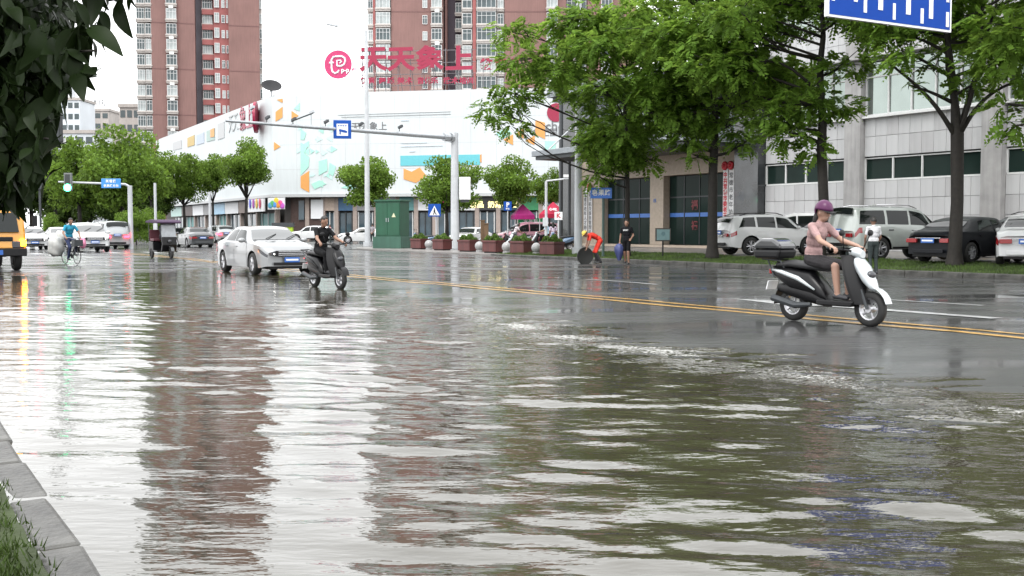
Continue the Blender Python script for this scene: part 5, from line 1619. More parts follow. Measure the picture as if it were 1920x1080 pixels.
    rk = MB(); rk.tube([(-.70, -.1, .76), (-.78, -.1, .86), (-1.10, -.1, .88), (-1.10, .1, .88), (-.78, .1, .86), (-.70, .1, .76)], .014, 6); rk.tube([(-.88, -.1, .62), (-1.0, -.1, .87)], .012, 6); rk.tube([(-.88, .1, .62), (-1.0, .1, .87)], .012, 6); rk.build('rear_rack', M_DSTEEL, o)
    if box:
        bx = MB().prism([(-1.18, .885), (-.74, .885), (-.70, 1.02), (-1.22, 1.02)], -.2, .2).build('top_case', M_BLACK, o, bevel=.04)
        MB().prism([(-1.22, 1.025), (-.70, 1.025), (-.73, 1.11), (-.85, 1.18), (-1.08, 1.18), (-1.19, 1.11)], -.2, .2).build('lid', mat('glossy_lid', (.05, .052, .056), .12, coat=1), bx, bevel=.05)
    return o
S_WHITE = paint('scooter_white', (.50, .54, .56)); S_BLACK = paint('scooter_black', (.004, .004, .005)); S_BLUE = paint('scooter_blue', (.12, .2, .32)); S_RED = paint('scooter_maroon', (.14, .012, .025))
SC1_P = road_at(1557, 15.15); SC1_H = HD + .12
scooter('white-fronted scooter with a silver-lidded top case carrying the rider in pink', SC1_P, SC1_H, S_BLACK, S_WHITE, box=True)
SC2_P = road_at(612, 25.3); SC2_H = HD + .12
scooter('black scooter with a red tail lamp carrying the rider in black', SC2_P, SC2_H, S_BLACK, S_BLACK, taillit=True)
SC3_P = Vector((gx(1020, 66), 66, .13)); SC3_H = R(170)
scooter('white scooter under the rider in light blue by the black column', SC3_P, SC3_H, S_WHITE, S_WHITE, 'scooters parked behind the planters')
for px, d, h_, b_, l_ in ((958, 74, R(200), S_RED, 'maroon scooter parked behind the wooden posts'), (972, 70, R(215), S_WHITE, 'white scooter parked left of the maroon scooter pair'), (995, 71, R(190), S_RED, 'maroon scooter parked before the rose pink car'),
                          (1050, 63, R(200), S_BLUE, 'blue scooter parked at the foot of the black column'), (790, 76, R(175), S_BLUE, 'blue scooter parked behind the pedestrian crossing sign'), (918, 78, R(180), S_WHITE, 'white scooter parked right of the gantry control box'), (937, 76, R(165), S_BLACK, 'black scooter parked beside the parking sign')):
    scooter(l_, Vector((gx(px, d), d, .13 if d < 72 else .06)), h_, b_, b_, 'scooters parked behind the planters')

# ---- bicycle with bags
BK_P = road_at(132, 41.0); BK_H = HD + .25
bk = thing('bicycle', 'old bicycle loaded with a pale sack ridden by the man in blue', 'bicycle', BK_P, BK_H)
for x in (-.52, .54):
    t = MB(); t.lathe([(.325, -.015), (.34, 0), (.325, .015), (.31, 0), (.325, -.015)], axis='y', n=32)
    for k in range(14):
        a = 2 * PI * k / 14; t.tube([(0, .02 * (-1) ** k, 0), (.32 * math.cos(a), 0, .32 * math.sin(a))], .003, 4)
    t.build('wheel', M_BLACK, bk, loc=(x, 0, .34))
fb = MB()
for a, b_ in (((-.05, 0, .30), (-.15, 0, .82)), ((-.13, 0, .72), (.40, 0, .78)), ((-.05, 0, .30), (.42, 0, .70)), ((-.05, 0, .30), (-.52, .06, .34)), ((-.13, 0, .72), (-.52, .06, .34)), ((.38, 0, .92), (.44, 0, .64)), ((.44, .05, .62), (.54, .05, .34)), ((.44, -.05, .62), (.54, -.05, .34))):
    fb.tube([a, b_], .016, 6)
fb.build('frame', M_DSTEEL, bk)
MB().tube([(.18, -.28, .98), (.34, -.2, 1.0), (.38, 0, .94), (.34, .2, 1.0), (.18, .28, .98)], .012, 6).build('handlebar', M_STEEL, bk)
MB().sphere((-.17, 0, .86), (.14, .09, .04), 10, 6).build('saddle', M_BLACK, bk, smooth=True)
cr_ = MB(); cr_.lathe([(0, -.01), (.09, -.01), (.09, .01), (0, .01)], (-.05, .05, .30), 'y', 14); cr_.tube([(-.05, .07, .30), (.05, .1, .16)], .01, 5); cr_.tube([(-.05, -.07, .30), (-.15, -.1, .44)], .01, 5); cr_.build('crank', M_DSTEEL, bk)
MB().b2((-.80, -.09, .72), (-.30, .09, .74)).build('rear_carrier', M_DSTEEL, bk)
MB().box((.58, 0, .80), (.26, .32, .24)).build('front_basket', M_DSTEEL, bk)
def bag(label, loc, r, m, seed, name='sack'):
    g_ = np.random.default_rng(seed)
    b = MB(); b.sphere((0, 0, 0), (1, 1, 1), 18, 12)
    pts = []
    for p in b.v:
        v_ = Vector(p); w = 1 + .12 * math.sin(v_.x * 5 + seed) * math.cos(v_.y * 4) + .08 * math.sin(v_.z * 7 + v_.x * 3)
        sq = [math.copysign(abs(c_) ** .7, c_) for c_ in v_]
        pts.append((sq[0] * r[0] * w, sq[1] * r[1] * w, sq[2] * r[2] * w))
    b.v = pts
    o = b.build(name, m, loc=loc, smooth=True)
    return tag(o, label, 'sack')
mtb = Matrix.Translation(BK_P) @ Matrix.Rotation(BK_H, 4, 'Z')
bag('big pale grey sack hung beside the rear wheel of the bicycle', mtb @ Vector((-.52, -.34, .66)), (.27, .24, .38), mat('grey_sack', (.42, .43, .42), .6, var=.2, bump=.3, bscale=9), 3)
bag('pale sack lying on top of the bicycle carrier', mtb @ Vector((-.56, -.02, 1.02)), (.26, .22, .26), mat('pale_sack', (.55, .55, .53), .6, var=.2, bump=.3, bscale=9), 5)
bag('pink plastic bag hanging from the bicycle handlebar', mtb @ Vector((.36, .30, .78)), (.11, .10, .19), mat('pink_bag', (.72, .25, .40), .4, var=.15), 8, 'plastic_bag')

# ---- motor rickshaw
TR_P = road_at(309, 48.0)
tr = thing('rickshaw', 'three-wheeled rickshaw with a purple canopy and clear windscreen', 'rickshaw', TR_P, HD + .08)
tr.scale = (.88, .88, .97)
for x, y in ((.95, 0), (-.6, .48), (-.6, -.48)):
    t = MB(); t.lathe([(.15, -.05), (.21, -.055), (.24, 0), (.21, .055), (.15, .05)], axis='y', n=20); t.lathe([(0, -.03), (.16, -.03)], axis='y', n=14)
    t.build('wheel', M_TYRE, tr, loc=(x, y, .24))
MB().prism([(-1.0, .30), (.35, .30), (.35, .36), (-.25, .38), (-.30, .75), (-1.0, .78)], -.52, .52).build('rear_body', S_BLACK, tr, bevel=.03)
MB().prism([(.35, .30), (.62, .32), (.74, .62), (.66, .98), (.58, .98), (.62, .66), (.48, .38)], -.36, .36).build('front_shield', S_BLACK, tr, bevel=.03)
MB().add([(.63, -.36, .98), (.63, .36, .98), (.45, .36, 1.62), (.45, -.36, 1.62)], [(0, 1, 2, 3)]).build('windscreen', mat('clear_plastic_sheet', (.24, .26, .28), .12, var=.15, coat=.6), tr)
MB().prism([(.70, 1.64), (.55, 1.72), (-.4, 1.76), (-1.15, 1.70), (-1.2, 1.62), (.68, 1.58)], -.60, .60).build('canopy', mat('purple_canvas', (.05, .025, .06), .7), tr, bevel=.02)
ps = MB()
for x, y in ((.48, .36), (.48, -.36), (-.95, .5), (-.95, -.5)):
    ps.tube([(x + (.14 if x > 0 else 0), y, .75), (x, y, 1.66)], .018, 6)
ps.build('canopy_posts', M_DSTEEL, tr)
MB().b2((-.95, -.48, .78), (-.30, .48, .90)).build('seat', mat('maroon_seat', (.10, .03, .04), .5), tr, bevel=.03)
MB().b2((-1.05, -.48, .85), (-.92, .48, 1.30)).build('backrest', mat('maroon_seat', (.10, .03, .04), .5), tr, bevel=.03)
MB().tube([(.45, -.30, 1.08), (.60, 0, 1.02), (.45, .30, 1.08)], .016, 6).build('handlebar', M_BLACK, tr)
MB().sphere((.76, 0, .78), (.05, .10, .08), 10, 6).build('headlight', M_HEAD, tr, smooth=True)
MB().tube([(.62, 0, .60), (.95, .0, .26)], .04, 6).build('fork', M_DSTEEL, tr)
rows = [[(.95 + .28 * math.cos(a), y, .26 + .28 * math.sin(a)) for y in (-.08, 0, .08)] for a in np.linspace(.3, 2.6, 7)]
MB().grid(rows).build('front_fender', P_DARK, tr, smooth=True)

# ================================================================== PEOPLE
M_SKIN = mat('skin', (.26, .145, .10), .5, var=.06)
M_SKIN2 = mat('skin_light', (.36, .215, .16), .5, var=.06)
M_HAIR = mat('black_hair', (.012, .010, .009), .45, var=.2, vscale=60, bump=.4, bscale=80)
M_SHOE = mat('dark_shoe', (.03, .03, .035), .5)
STAND = dict(pel=(0, 0, .95), wai=(0, 0, 1.10), che=(0.01, 0, 1.30), nec=(0.0, 0, 1.46), hea=(.02, 0, 1.60),
             shL=(0, .175, 1.40), elL=(-.03, .225, 1.13), wrL=(.05, .23, .90), shR=(0, -.175, 1.40), elR=(-.03, -.225, 1.13), wrR=(.05, -.23, .90),
             hiL=(0, .085, .92), knL=(.015, .09, .50), anL=(-.03, .09, .09), hiR=(0, -.085, .92), knR=(.015, -.09, .50), anR=(-.03, -.09, .09))
def person(label, loc, heading, pose=None, shirt=None, legs=None, shoes=M_SHOE, skin=M_SKIN, sleeve='short', leglen='long', face=None, hair='short', hairm=M_HAIR,
           scale=1.0, vox=.011, bulk=1.0, boots=False, curl=(1, 0, -.3), helmet=None, cap=None, group=None, grip=False):
    J = {k: Vector(v) for k, v in STAND.items()}
    for k, v in (pose or {}).items(): J[k] = Vector(v)
    face = Vector(face or (1, 0, 0)).normalized()
    mb = MB(); bones = []          # (a, b, ra, rb, material index)
    SK, SH, LG, SO = 0, 1, 2, 3
    def caps(a, b, ra, rb, mi, n=10):
        a, b = Vector(a), Vector(b)
        mb.tube([a, b], [ra, rb], n); mb.sphere(a, ra, n, 7); mb.sphere(b, rb, n, 7)
        bones.append((a, b, ra, rb, mi))
    def ell(c, r, zax, yax, mi):
        zax = Vector(zax).normalized(); yax = Vector(yax); yax = (yax - zax * yax.dot(zax)).normalized(); xax = yax.cross(zax)
        st = len(mb.v); mb.sphere((0, 0, 0), r, 14, 10)
        mt = Matrix((xax, yax, zax)).transposed().to_4x4(); mt.translation = Vector(c)
        mb.xf(mt, st)
        if mi is not None:
            e_ = zax * (r[2] - r[0]) * .8
            bones.append((Vector(c) - yax * r[1] * .55, Vector(c) + yax * r[1] * .55, r[0], r[0], mi))
    lat = (J['shL'] - J['shR']).normalized(); hipl = (J['hiL'] - J['hiR']).normalized()
    ell(J['pel'], (.112 * bulk, .165 * bulk, .135), J['wai'] - J['pel'], hipl, LG)
    ell((J['pel'] + J['wai']) / 2 + Vector((0, 0, .02)), (.106 * bulk, .15 * bulk, .13), J['che'] - J['pel'], hipl, SH)
    ell((J['wai'] + J['che']) / 2, (.112 * bulk, .155 * bulk, .14), J['che'] - J['wai'], lat, SH)
    ell(J['che'], (.118 * bulk, .168 * bulk, .155), J['nec'] - J['wai'], lat, SH)
    caps(J['shL'], J['shR'], .062, .062, SH)
    caps(J['che'] + (J['nec'] - J['che']) * .55, J['nec'], .085, .06, SH)
    caps(J['nec'], J['nec'] + (J['hea'] - J['nec']) * .6, .05, .048, SK)
    for s_ in 'LR':
        sh, el, wr = J['sh' + s_], J['el' + s_], J['wr' + s_]
        md = sh + (el - sh) * (.62 if sleeve == 'short' else 1)
        caps(sh, md, .058, .052, SH)
        caps(md, el, .043 if sleeve == 'short' else .05, .039, SK if sleeve == 'short' else SH)
        caps(el, wr, .04, .028, SK if sleeve == 'short' else SH)
        hd = (wr - el).normalized(); cv = Vector(curl); cv = (cv - hd * cv.dot(hd)).normalized() if (cv - hd * cv.dot(hd)).length > .05 else Vector((0, 0, 1))
        sd = hd.cross(cv)
        if s_ == 'R': sd = -sd
        pc = wr + hd * .05
        ell(pc, (.017, .04, .055), hd, sd, SK)
        for k, ln in enumerate((.062, .072, .068, .052)):
            b0 = pc + hd * .04 + sd * (.03 - k * .02)
            cb = .9 if grip else .35
            b1 = b0 + (hd * (1 - cb * .5) + cv * cb * .8).normalized() * ln * .55
            b2_ = b1 + (hd * (1 - cb * 1.3) + cv * cb * 1.2).normalized() * ln * .5
            caps(b0, b1, .0095, .009, SK, 6); caps(b1, b2_, .009, .008, SK, 6)
        th0 = wr + hd * .025 + sd * .034
        caps(th0, th0 + (sd * .6 + hd * .7 + cv * .4).normalized() * .045, .012, .010, SK, 6)
        hi, kn, an = J['hi' + s_], J['kn' + s_], J['an' + s_]
        caps(hi, kn + (hi - kn) * (.0 if leglen == 'long' else .18), .088 * bulk, .062 if leglen == 'long' else .075, LG)
        if leglen == 'short': caps(kn + (hi - kn) * .18, kn, .056, .052, SK)
        ml = SO if boots else (LG if leglen == 'long' else SK)
        caps(kn, kn + (an - kn) * .3, .055, .055, ml); caps(kn + (an - kn) * .3, an, .055, .04 if leglen != 'long' else .052, ml)
        ft = J.get('to' + s_)
        if ft is None:
            ft = an + Vector((face.x, face.y, 0)).normalized() * .15 + Vector((0, 0, -.055))
        caps(an + Vector((0, 0, -.045)) - (ft - an).normalized() * .04, ft, .042, .032, SO)
    # head with jaw, nose, ears
    hc = J['hea']; upv = (hc - J['nec']).normalized(); upv = (upv + Vector((0, 0, 1)) * .6).normalized()
    fw = (face - upv * face.dot(upv)).normalized(); lt = upv.cross(fw)
    ell(hc + upv * .02, (.098, .078, .115), upv, lt, SK)
    ell(hc + fw * .025 - upv * .055, (.066, .056, .062), upv, lt, SK)
    caps(hc + fw * .095 + upv * .015, hc + fw * .112 - upv * .018, .011, .016, SK, 6)
    for k in (-1, 1):
        ell(hc + lt * k * .079 - upv * .005, (.018, .012, .03), upv, lt, SK)
    ell(hc + fw * .083 - upv * .05, (.016, .026, .010), upv, lt, SK)
    tmp = mb.mesh('body', fix=False)
    ob_ = bpy.data.objects.new('tmp', tmp); C.objects.link(ob_)
    rm = ob_.modifiers.new('r', 'REMESH'); rm.mode = 'VOXEL'; rm.voxel_size = vox / scale; rm.use_smooth_shade = True
    sm = ob_.modifiers.new('s', 'SMOOTH'); sm.factor = .5; sm.iterations = 3
    dg = bpy.context.evaluated_depsgraph_get()
    me = bpy.data.meshes.new_from_object(ob_.evaluated_get(dg))
    bpy.data.objects.remove(ob_)
    n = len(me.polygons); ctr = np.empty(n * 3, np.float32); me.polygons.foreach_get('center', ctr); ctr = ctr.reshape(-1, 3)
    best = np.full(n, 1e9); mi = np.zeros(n, np.int32)
    for a, b, ra, rb, m_ in bones:
        a_, d_ = np.array(a), np.array(b - a); l2 = max(d_.dot(d_), 1e-9)
        t = np.clip(((ctr - a_) @ d_) / l2, 0, 1)
        ds = np.linalg.norm(ctr - a_ - t[:, None] * d_, axis=1) - (ra + (rb - ra) * t)
        k = ds < best; best[k] = ds[k]; mi[k] = m_
    me.materials.clear()
    for m_ in (skin, shirt, legs, shoes): me.materials.append(m_)
    me.polygons.foreach_set('material_index', mi)
    me.shade_smooth()
    o = thing('person', label, 'person', loc, heading, group)
    o.scale = (scale,) * 3
    link('body', me, None, o)
    mt = Matrix((fw, lt, upv)).transposed().to_4x4(); mt.translation = hc
    for k in (-1, 1):
        e_ = MB(); e_.sphere((.088, k * .033, .022), (.008, .014, .009), 8, 6); e_.xf(mt); e_.build('eye', mat('eye_dark', (.02, .015, .012), .2), o)
    def shell(rx, ry, rz, cut, off, name, m, n=18):
        b = MB(); b.sphere((0, 0, 0), (rx, ry, rz), n, 14)
        keep = [f for f in b.f if all(cut(*b.v[i]) for i in f)]
        b.f = keep; b.v = [(p[0] + off[0], p[1] + off[1], p[2] + off[2]) for p in b.v]
        b.xf(mt)
        ob2 = b.build(name, m, o, smooth=True)
        so = ob2.modifiers.new('t', 'SOLIDIFY'); so.thickness = .012
        return ob2
    if helmet:
        if hair == 'long':
            b = MB(); b.sphere((-.085, 0, -.10), (.045, .075, .15), 12, 8); b.xf(mt); b.build('hair_back', hairm, o, smooth=True)
        shell(.135, .118, .14, lambda x, y, z: z > -.03 - .35 * x * (x < 0) * 0 or x < -.06, (-.005, 0, .045), 'helmet', helmet)
        vs = MB(); vs.grid([[(.12 * math.cos(a) + .01 + e * .04, .115 * math.sin(a), .05 - e * .012 - .0 * k) for a in np.linspace(-1.2, 1.2, 9)] for k, e in enumerate((0, .6, 1.3))]); vs.xf(mt)
        vs.build('helmet_peak', M_BLACK, o, smooth=True)
    elif hair == 'short':
        shell(.108, .090, .125, lambda x, y, z: z > .035 + .25 * max(x, 0) or (x < -.01 and z > -.05), (-.006, 0, .022), 'hair', hairm)
    elif hair == 'long':
        shell(.112, .096, .14, lambda x, y, z: z > .035 + .3 * max(x, 0) or x < .01, (-.008, 0, .018), 'hair', hairm)
        b = MB(); b.sphere((-.075, 0, -.12), (.05, .085, .14), 12, 8); b.xf(mt); b.build('hair_back', hairm, o, smooth=True)
    if cap:
        shell(.112, .096, .12, lambda x, y, z: z > .02, (-.002, 0, .035), 'cap', cap)
        br = MB(); br.lathe([(.09, .05), (.15, .04), (.15, .048), (.09, .058)], n=20); br.xf(mt); br.build('cap_brim', cap, o)
    return o

def cloth(name, c, var=.12): return mat(name, c, .8, var=var * 1.6, vscale=9, bump=.9, bscale=13, spec=.2)
RIDE = dict(pel=(-.28, 0, .90), wai=(-.27, 0, 1.05), che=(-.22, 0, 1.25), nec=(-.17, 0, 1.40), hea=(-.12, 0, 1.535),
            shL=(-.18, .17, 1.345), elL=(.02, .25, 1.15), wrL=(.24, .30, 1.075), shR=(-.18, -.17, 1.345), elR=(.02, -.25, 1.15), wrR=(.24, -.30, 1.075),
            hiL=(-.24, .09, .87), knL=(.19, .14, .80), anL=(.22, .12, .43), hiR=(-.24, -.09, .87), knR=(.19, -.14, .80), anR=(.22, -.12, .43))
person('scooter rider in a pale pink shirt and purple helmet crossing the road', SC1_P, SC1_H, RIDE, cloth('pale_pink_cloth', (.36, .235, .23)), cloth('dark_shorts', (.03, .028, .03)), skin=M_SKIN2,
       leglen='short', hair='long', helmet=mat('helmet_purple', (.085, .018, .07), .3, spec=.3), vox=.009, grip=True, curl=(0, 0, -1))
RIDE2 = dict(RIDE); RIDE2.update(wrL=(.22, .31, 1.07), hea=(-.10, .0, 1.54))
person('scooter rider dressed all in black with bare forearms', SC2_P, SC2_H, RIDE2, cloth('black_cloth', (.006, .006, .007)), cloth('black_trousers', (.005, .005, .006)), bulk=1.12, vox=.010, grip=True, curl=(0, 0, -1), face=(1, .25, 0))
person('rider in a light blue shirt and white helmet on the white scooter', SC3_P, SC3_H, RIDE, cloth('light_blue_cloth', (.33, .48, .58)), cloth('black_trousers', (.005, .005, .006)), helmet=M_WPAINT, vox=.013, grip=True, curl=(0, 0, -1))
BIKE = dict(pel=(-.16, 0, .98), wai=(-.14, 0, 1.13), che=(-.07, 0, 1.32), nec=(-.01, 0, 1.46), hea=(.04, 0, 1.59),
            shL=(-.03, .175, 1.41), elL=(.04, .30, 1.18), wrL=(.20, .27, 1.03), shR=(-.03, -.175, 1.41), elR=(.04, -.30, 1.18), wrR=(.20, -.27, 1.03),
            hiL=(-.14, .085, .95), knL=(.26, .11, .78), anL=(.05, .11, .40), hiR=(-.14, -.085, .95), knR=(.20, -.11, .62), anR=(.02, -.11, .23))
person('cyclist in a turquoise shirt riding the loaded bicycle', BK_P, BK_H, BIKE, cloth('turquoise_cloth', (.03, .26, .40)), cloth('navy_trousers', (.03, .04, .09)), vox=.012, grip=True, curl=(0, 0, -1))
# worker bent over the grating
WK = dict(pel=(-.12, 0, .90), wai=(-.03, 0, 1.02), che=(.17, 0, 1.10), nec=(.33, 0, 1.13), hea=(.46, 0, 1.16),
          shL=(.27, .17, 1.10), elL=(.34, .20, .84), wrL=(.42, .17, .62), shR=(.27, -.17, 1.10), elR=(.34, -.20, .84), wrR=(.42, -.17, .62),
          hiL=(-.11, .10, .86), knL=(.05, .13, .46), anL=(-.12, .13, .09), hiR=(-.11, -.10, .86), knR=(.08, -.13, .46), anR=(-.06, -.13, .09))
def far_road(px, d):
    x = gx(px, d); s, t = toRD(x, d); return Vector((x, d, zr(s, t)))
WK_P, WK_H = far_road(1119, 43.0), R(186)
M_ORANGE = cloth('orange_red_cloth', (.62, .045, .03))
person('road worker in orange-red overalls and yellow cap bending over a black mat', WK_P, WK_H, WK, M_ORANGE, M_ORANGE, mat('rubber_boots', (.02, .02, .022), .4), sleeve='short', boots=True, face=(.75, 0, -.65), cap=mat('yellow_cap', (.65, .50, .10), .6), vox=.011, grip=True, curl=(1, 0, 0))
mw = Matrix.Translation(WK_P) @ Matrix.Rotation(WK_H, 4, 'Z')
dm = thing('drain_mat', 'round black rubber mat held up by the bending worker', 'mat', mw @ Vector((.46, 0, .30)), WK_H + .25)
MB().lathe([(0, -.02), (.30, -.02), (.335, -.03), (.35, -.01), (.35, .01), (.335, .03), (.30, .02), (0, .02)], axis='x', n=28).xf(Matrix.Rotation(R(90), 4, 'Z') @ Matrix.Rotation(R(12), 4, 'X')).build('disc', mat('black_rubber', (.012, .013, .012), .5), dm, smooth=40)
ri = MB()
for k in range(8):
    a = PI * k / 8; ri.tube([(-.28 * math.cos(a), -.03, -.28 * math.sin(a)), (.28 * math.cos(a), -.03, .28 * math.sin(a))], .01, 5)
ri.xf(Matrix.Rotation(R(12), 4, 'X')); ri.build('ribs', mat('black_rubber', (.012, .013, .012), .5), dm)
# man with umbrella
MN = dict(hiL=(0, .09, .92), knL=(.10, .09, .50), anL=(.02, .09, .09), knR=(-.02, -.09, .50), anR=(-.17, -.09, .13), elL=(-.06, .25, 1.14), wrL=(.10, .20, 1.0), elR=(-.05, -.25, 1.14), wrR=(-.02, -.28, .88))
MN_P, MN_H = far_road(1175, 42.3), R(-112)
man_b = person('man in black shirt and black shorts walking with a folded umbrella', MN_P, MN_H, MN, cloth('black_tee', (.006, .006, .008)), cloth('black_shorts', (.005, .005, .006)), leglen='short', scale=1.0, vox=.011, bulk=1.05)
mm = Matrix.Translation(MN_P) @ Matrix.Rotation(MN_H, 4, 'Z')
lettering('SPORT', .07, M_SWHITE, man_b, (.14, 0, 1.33), PI / 2, .004, .002, 'shirt_print')
um = thing('umbrella', 'half folded blue umbrella hanging from the hand of the man in black', 'umbrella', mm @ Vector((-.02, -.30, .82)), 0)
rows = []
for z, r in ((0, .02), (-.05, .10), (-.14, .16), (-.30, .155), (-.5, .10), (-.66, .05)):
    rows.append([(r * (1 + .22 * math.cos(k * PI)) * math.cos(2 * PI * k / 16), r * (1 + .22 * math.cos(k * PI)) * math.sin(2 * PI * k / 16), z) for k in range(17)])
MB().grid(rows).build('canopy', mat('blue_umbrella_cloth', (.055, .07, .19), .5, var=.2), um, smooth=True)
MB().tube([(0, 0, .10), (0, 0, -.76)], .008, 6).tube([(0, 0, .10), (0, 0, .03)], .014, 6).build('shaft', M_BLACK, um)
# man in white by the off-road car
person('man in a white shirt and dark trousers seen from behind at the far kerb', Vector((gx(1638, 31.9), 31.9, .04)), R(95), dict(elL=(.04, .235, 1.13), wrL=(.14, .20, .96), elR=(.04, -.235, 1.13), wrR=(.14, -.20, .96)),
       cloth('white_tee', (.58, .58, .6)), cloth('dark_trousers', (.035, .045, .045)), vox=.010, bulk=1.1, scale=.96)
person('woman beside the raised tailgate of the off-road car', Vector((gx(1592, 37.5), 37.5, .30)), R(10), None, cloth('sand_cloth', (.38, .30, .25)), cloth('dark_trousers', (.035, .045, .045)), hair='long', vox=.013, scale=.93)
person('man with hands behind his back beside the slim lamp post', Vector((gx(698, 86), 86, .08)), R(80), dict(elL=(-.14, .23, 1.16), wrL=(-.18, .06, 1.0), elR=(-.14, -.23, 1.16), wrR=(-.18, -.06, 1.0)), cloth('grey_tee', (.30, .28, .30)), cloth('dark_trousers', (.035, .045, .045)), vox=.015)
person('woman in a pale lilac dress standing beside the scooter rider', Vector((gx(1037, 65), 65, .13)), R(100), None, cloth('lilac_cloth', (.55, .45, .55)), cloth('lilac_cloth', (.55, .45, .55)), hair='long', vox=.014, scale=.95)
person('woman in white leaning over the parked scooters behind the planters', Vector((gx(966, 72), 72, .13)), R(20), dict(che=(.10, 0, 1.26), nec=(.18, 0, 1.38), hea=(.25, 0, 1.49), shL=(.12, .17, 1.33), shR=(.12, -.17, 1.33), elL=(.25, .2, 1.1), wrL=(.42, .18, 1.0), elR=(.25, -.2, 1.1), wrR=(.42, -.18, 1.0)),
       cloth('pale_cloth', (.62, .55, .58)), cloth('grey_trousers', (.2, .2, .22)), hair='long', vox=.014)
person('rickshaw driver sitting under the purple canopy', TR_P, HD + .30, {k: (v[0] + .08, v[1], v[2] + .02) for k, v in RIDE.items()}, cloth('dark_jacket', (.05, .05, .06)), cloth('black_trousers', (.005, .005, .006)), sleeve='long', vox=.014, grip=True, curl=(0, 0, -1))
person('pedestrian in pink standing near the corner shop', Vector((gx(619, 104), 104, .06)), R(200), None, cloth('rose_cloth', (.70, .30, .36)), cloth('dark_trousers', (.035, .045, .045)), vox=.016)

# ================================================================== TREES
M_BARK = mat('dark_wet_bark', (.016, .013, .010), .75, var=.35, vscale=9, bump=.8, bscale=22)
M_LEAF_A = mat('leaf_pinnate', (.124, .222, .034), .65, var=.28, vscale=.55, island=.45, transl=.50, spec=.12)
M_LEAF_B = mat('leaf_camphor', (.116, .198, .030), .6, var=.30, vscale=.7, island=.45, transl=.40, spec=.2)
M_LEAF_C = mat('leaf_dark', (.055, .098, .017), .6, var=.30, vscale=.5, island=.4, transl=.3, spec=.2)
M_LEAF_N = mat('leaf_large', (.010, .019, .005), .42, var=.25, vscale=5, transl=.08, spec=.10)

def fronds(P, D, L, nl, lw, seed):
    """pinnate leaves: P base points, D directions; leaflets in pairs along each"""
    g_ = np.random.default_rng(seed); n = len(P)
    D = D / np.linalg.norm(D, axis=1)[:, None]
    up = np.array([0, 0, 1.0]) + g_.normal(0, .35, (n, 3))
    S_ = np.cross(D, up); S_ /= np.linalg.norm(S_, axis=1)[:, None]
    Nn = np.cross(S_, D)
    Lg = L * g_.uniform(.65, 1.2, n)[:, None]
    vs = []
    for i in range(nl):
        f = (i + .6) / nl
        c = P + D * Lg * f - np.array([0, 0, 1.0]) * Lg * .35 * f * f
        for sd in (-1, 1):
            ll = Lg * .42 * math.sin(PI * (.25 + .65 * f)) * g_.uniform(.8, 1.15, n)[:, None]
            dv = S_ * sd * .85 + D * .5 - Nn * .28 * g_.uniform(0, 1.6, n)[:, None]
            dv /= np.linalg.norm(dv, axis=1)[:, None]
            wv = np.cross(dv, Nn); wv /= np.linalg.norm(wv, axis=1)[:, None]
            tip = c + dv * ll; mid = c + dv * ll * .45
            vs.append(np.stack([c, mid + wv * ll * lw, tip, mid - wv * ll * lw], 1))
    v = np.concatenate(vs, 0).reshape(-1, 3)
    return v, np.arange(len(v)).reshape(-1, 4)

def limb(mb, a, b, ra, rb, bend, g_, n=6):
    a, b = Vector(a), Vector(b)
    d = b - a; side = Vector(g_.normal(size=3)) * d.length * bend
    pts = [a + d * (k / n) + side * math.sin(PI * k / n) for k in range(n + 1)]
    mb.tube(pts, [ra + (rb - ra) * (k / n) for k in range(n + 1)], 7)
    return pts

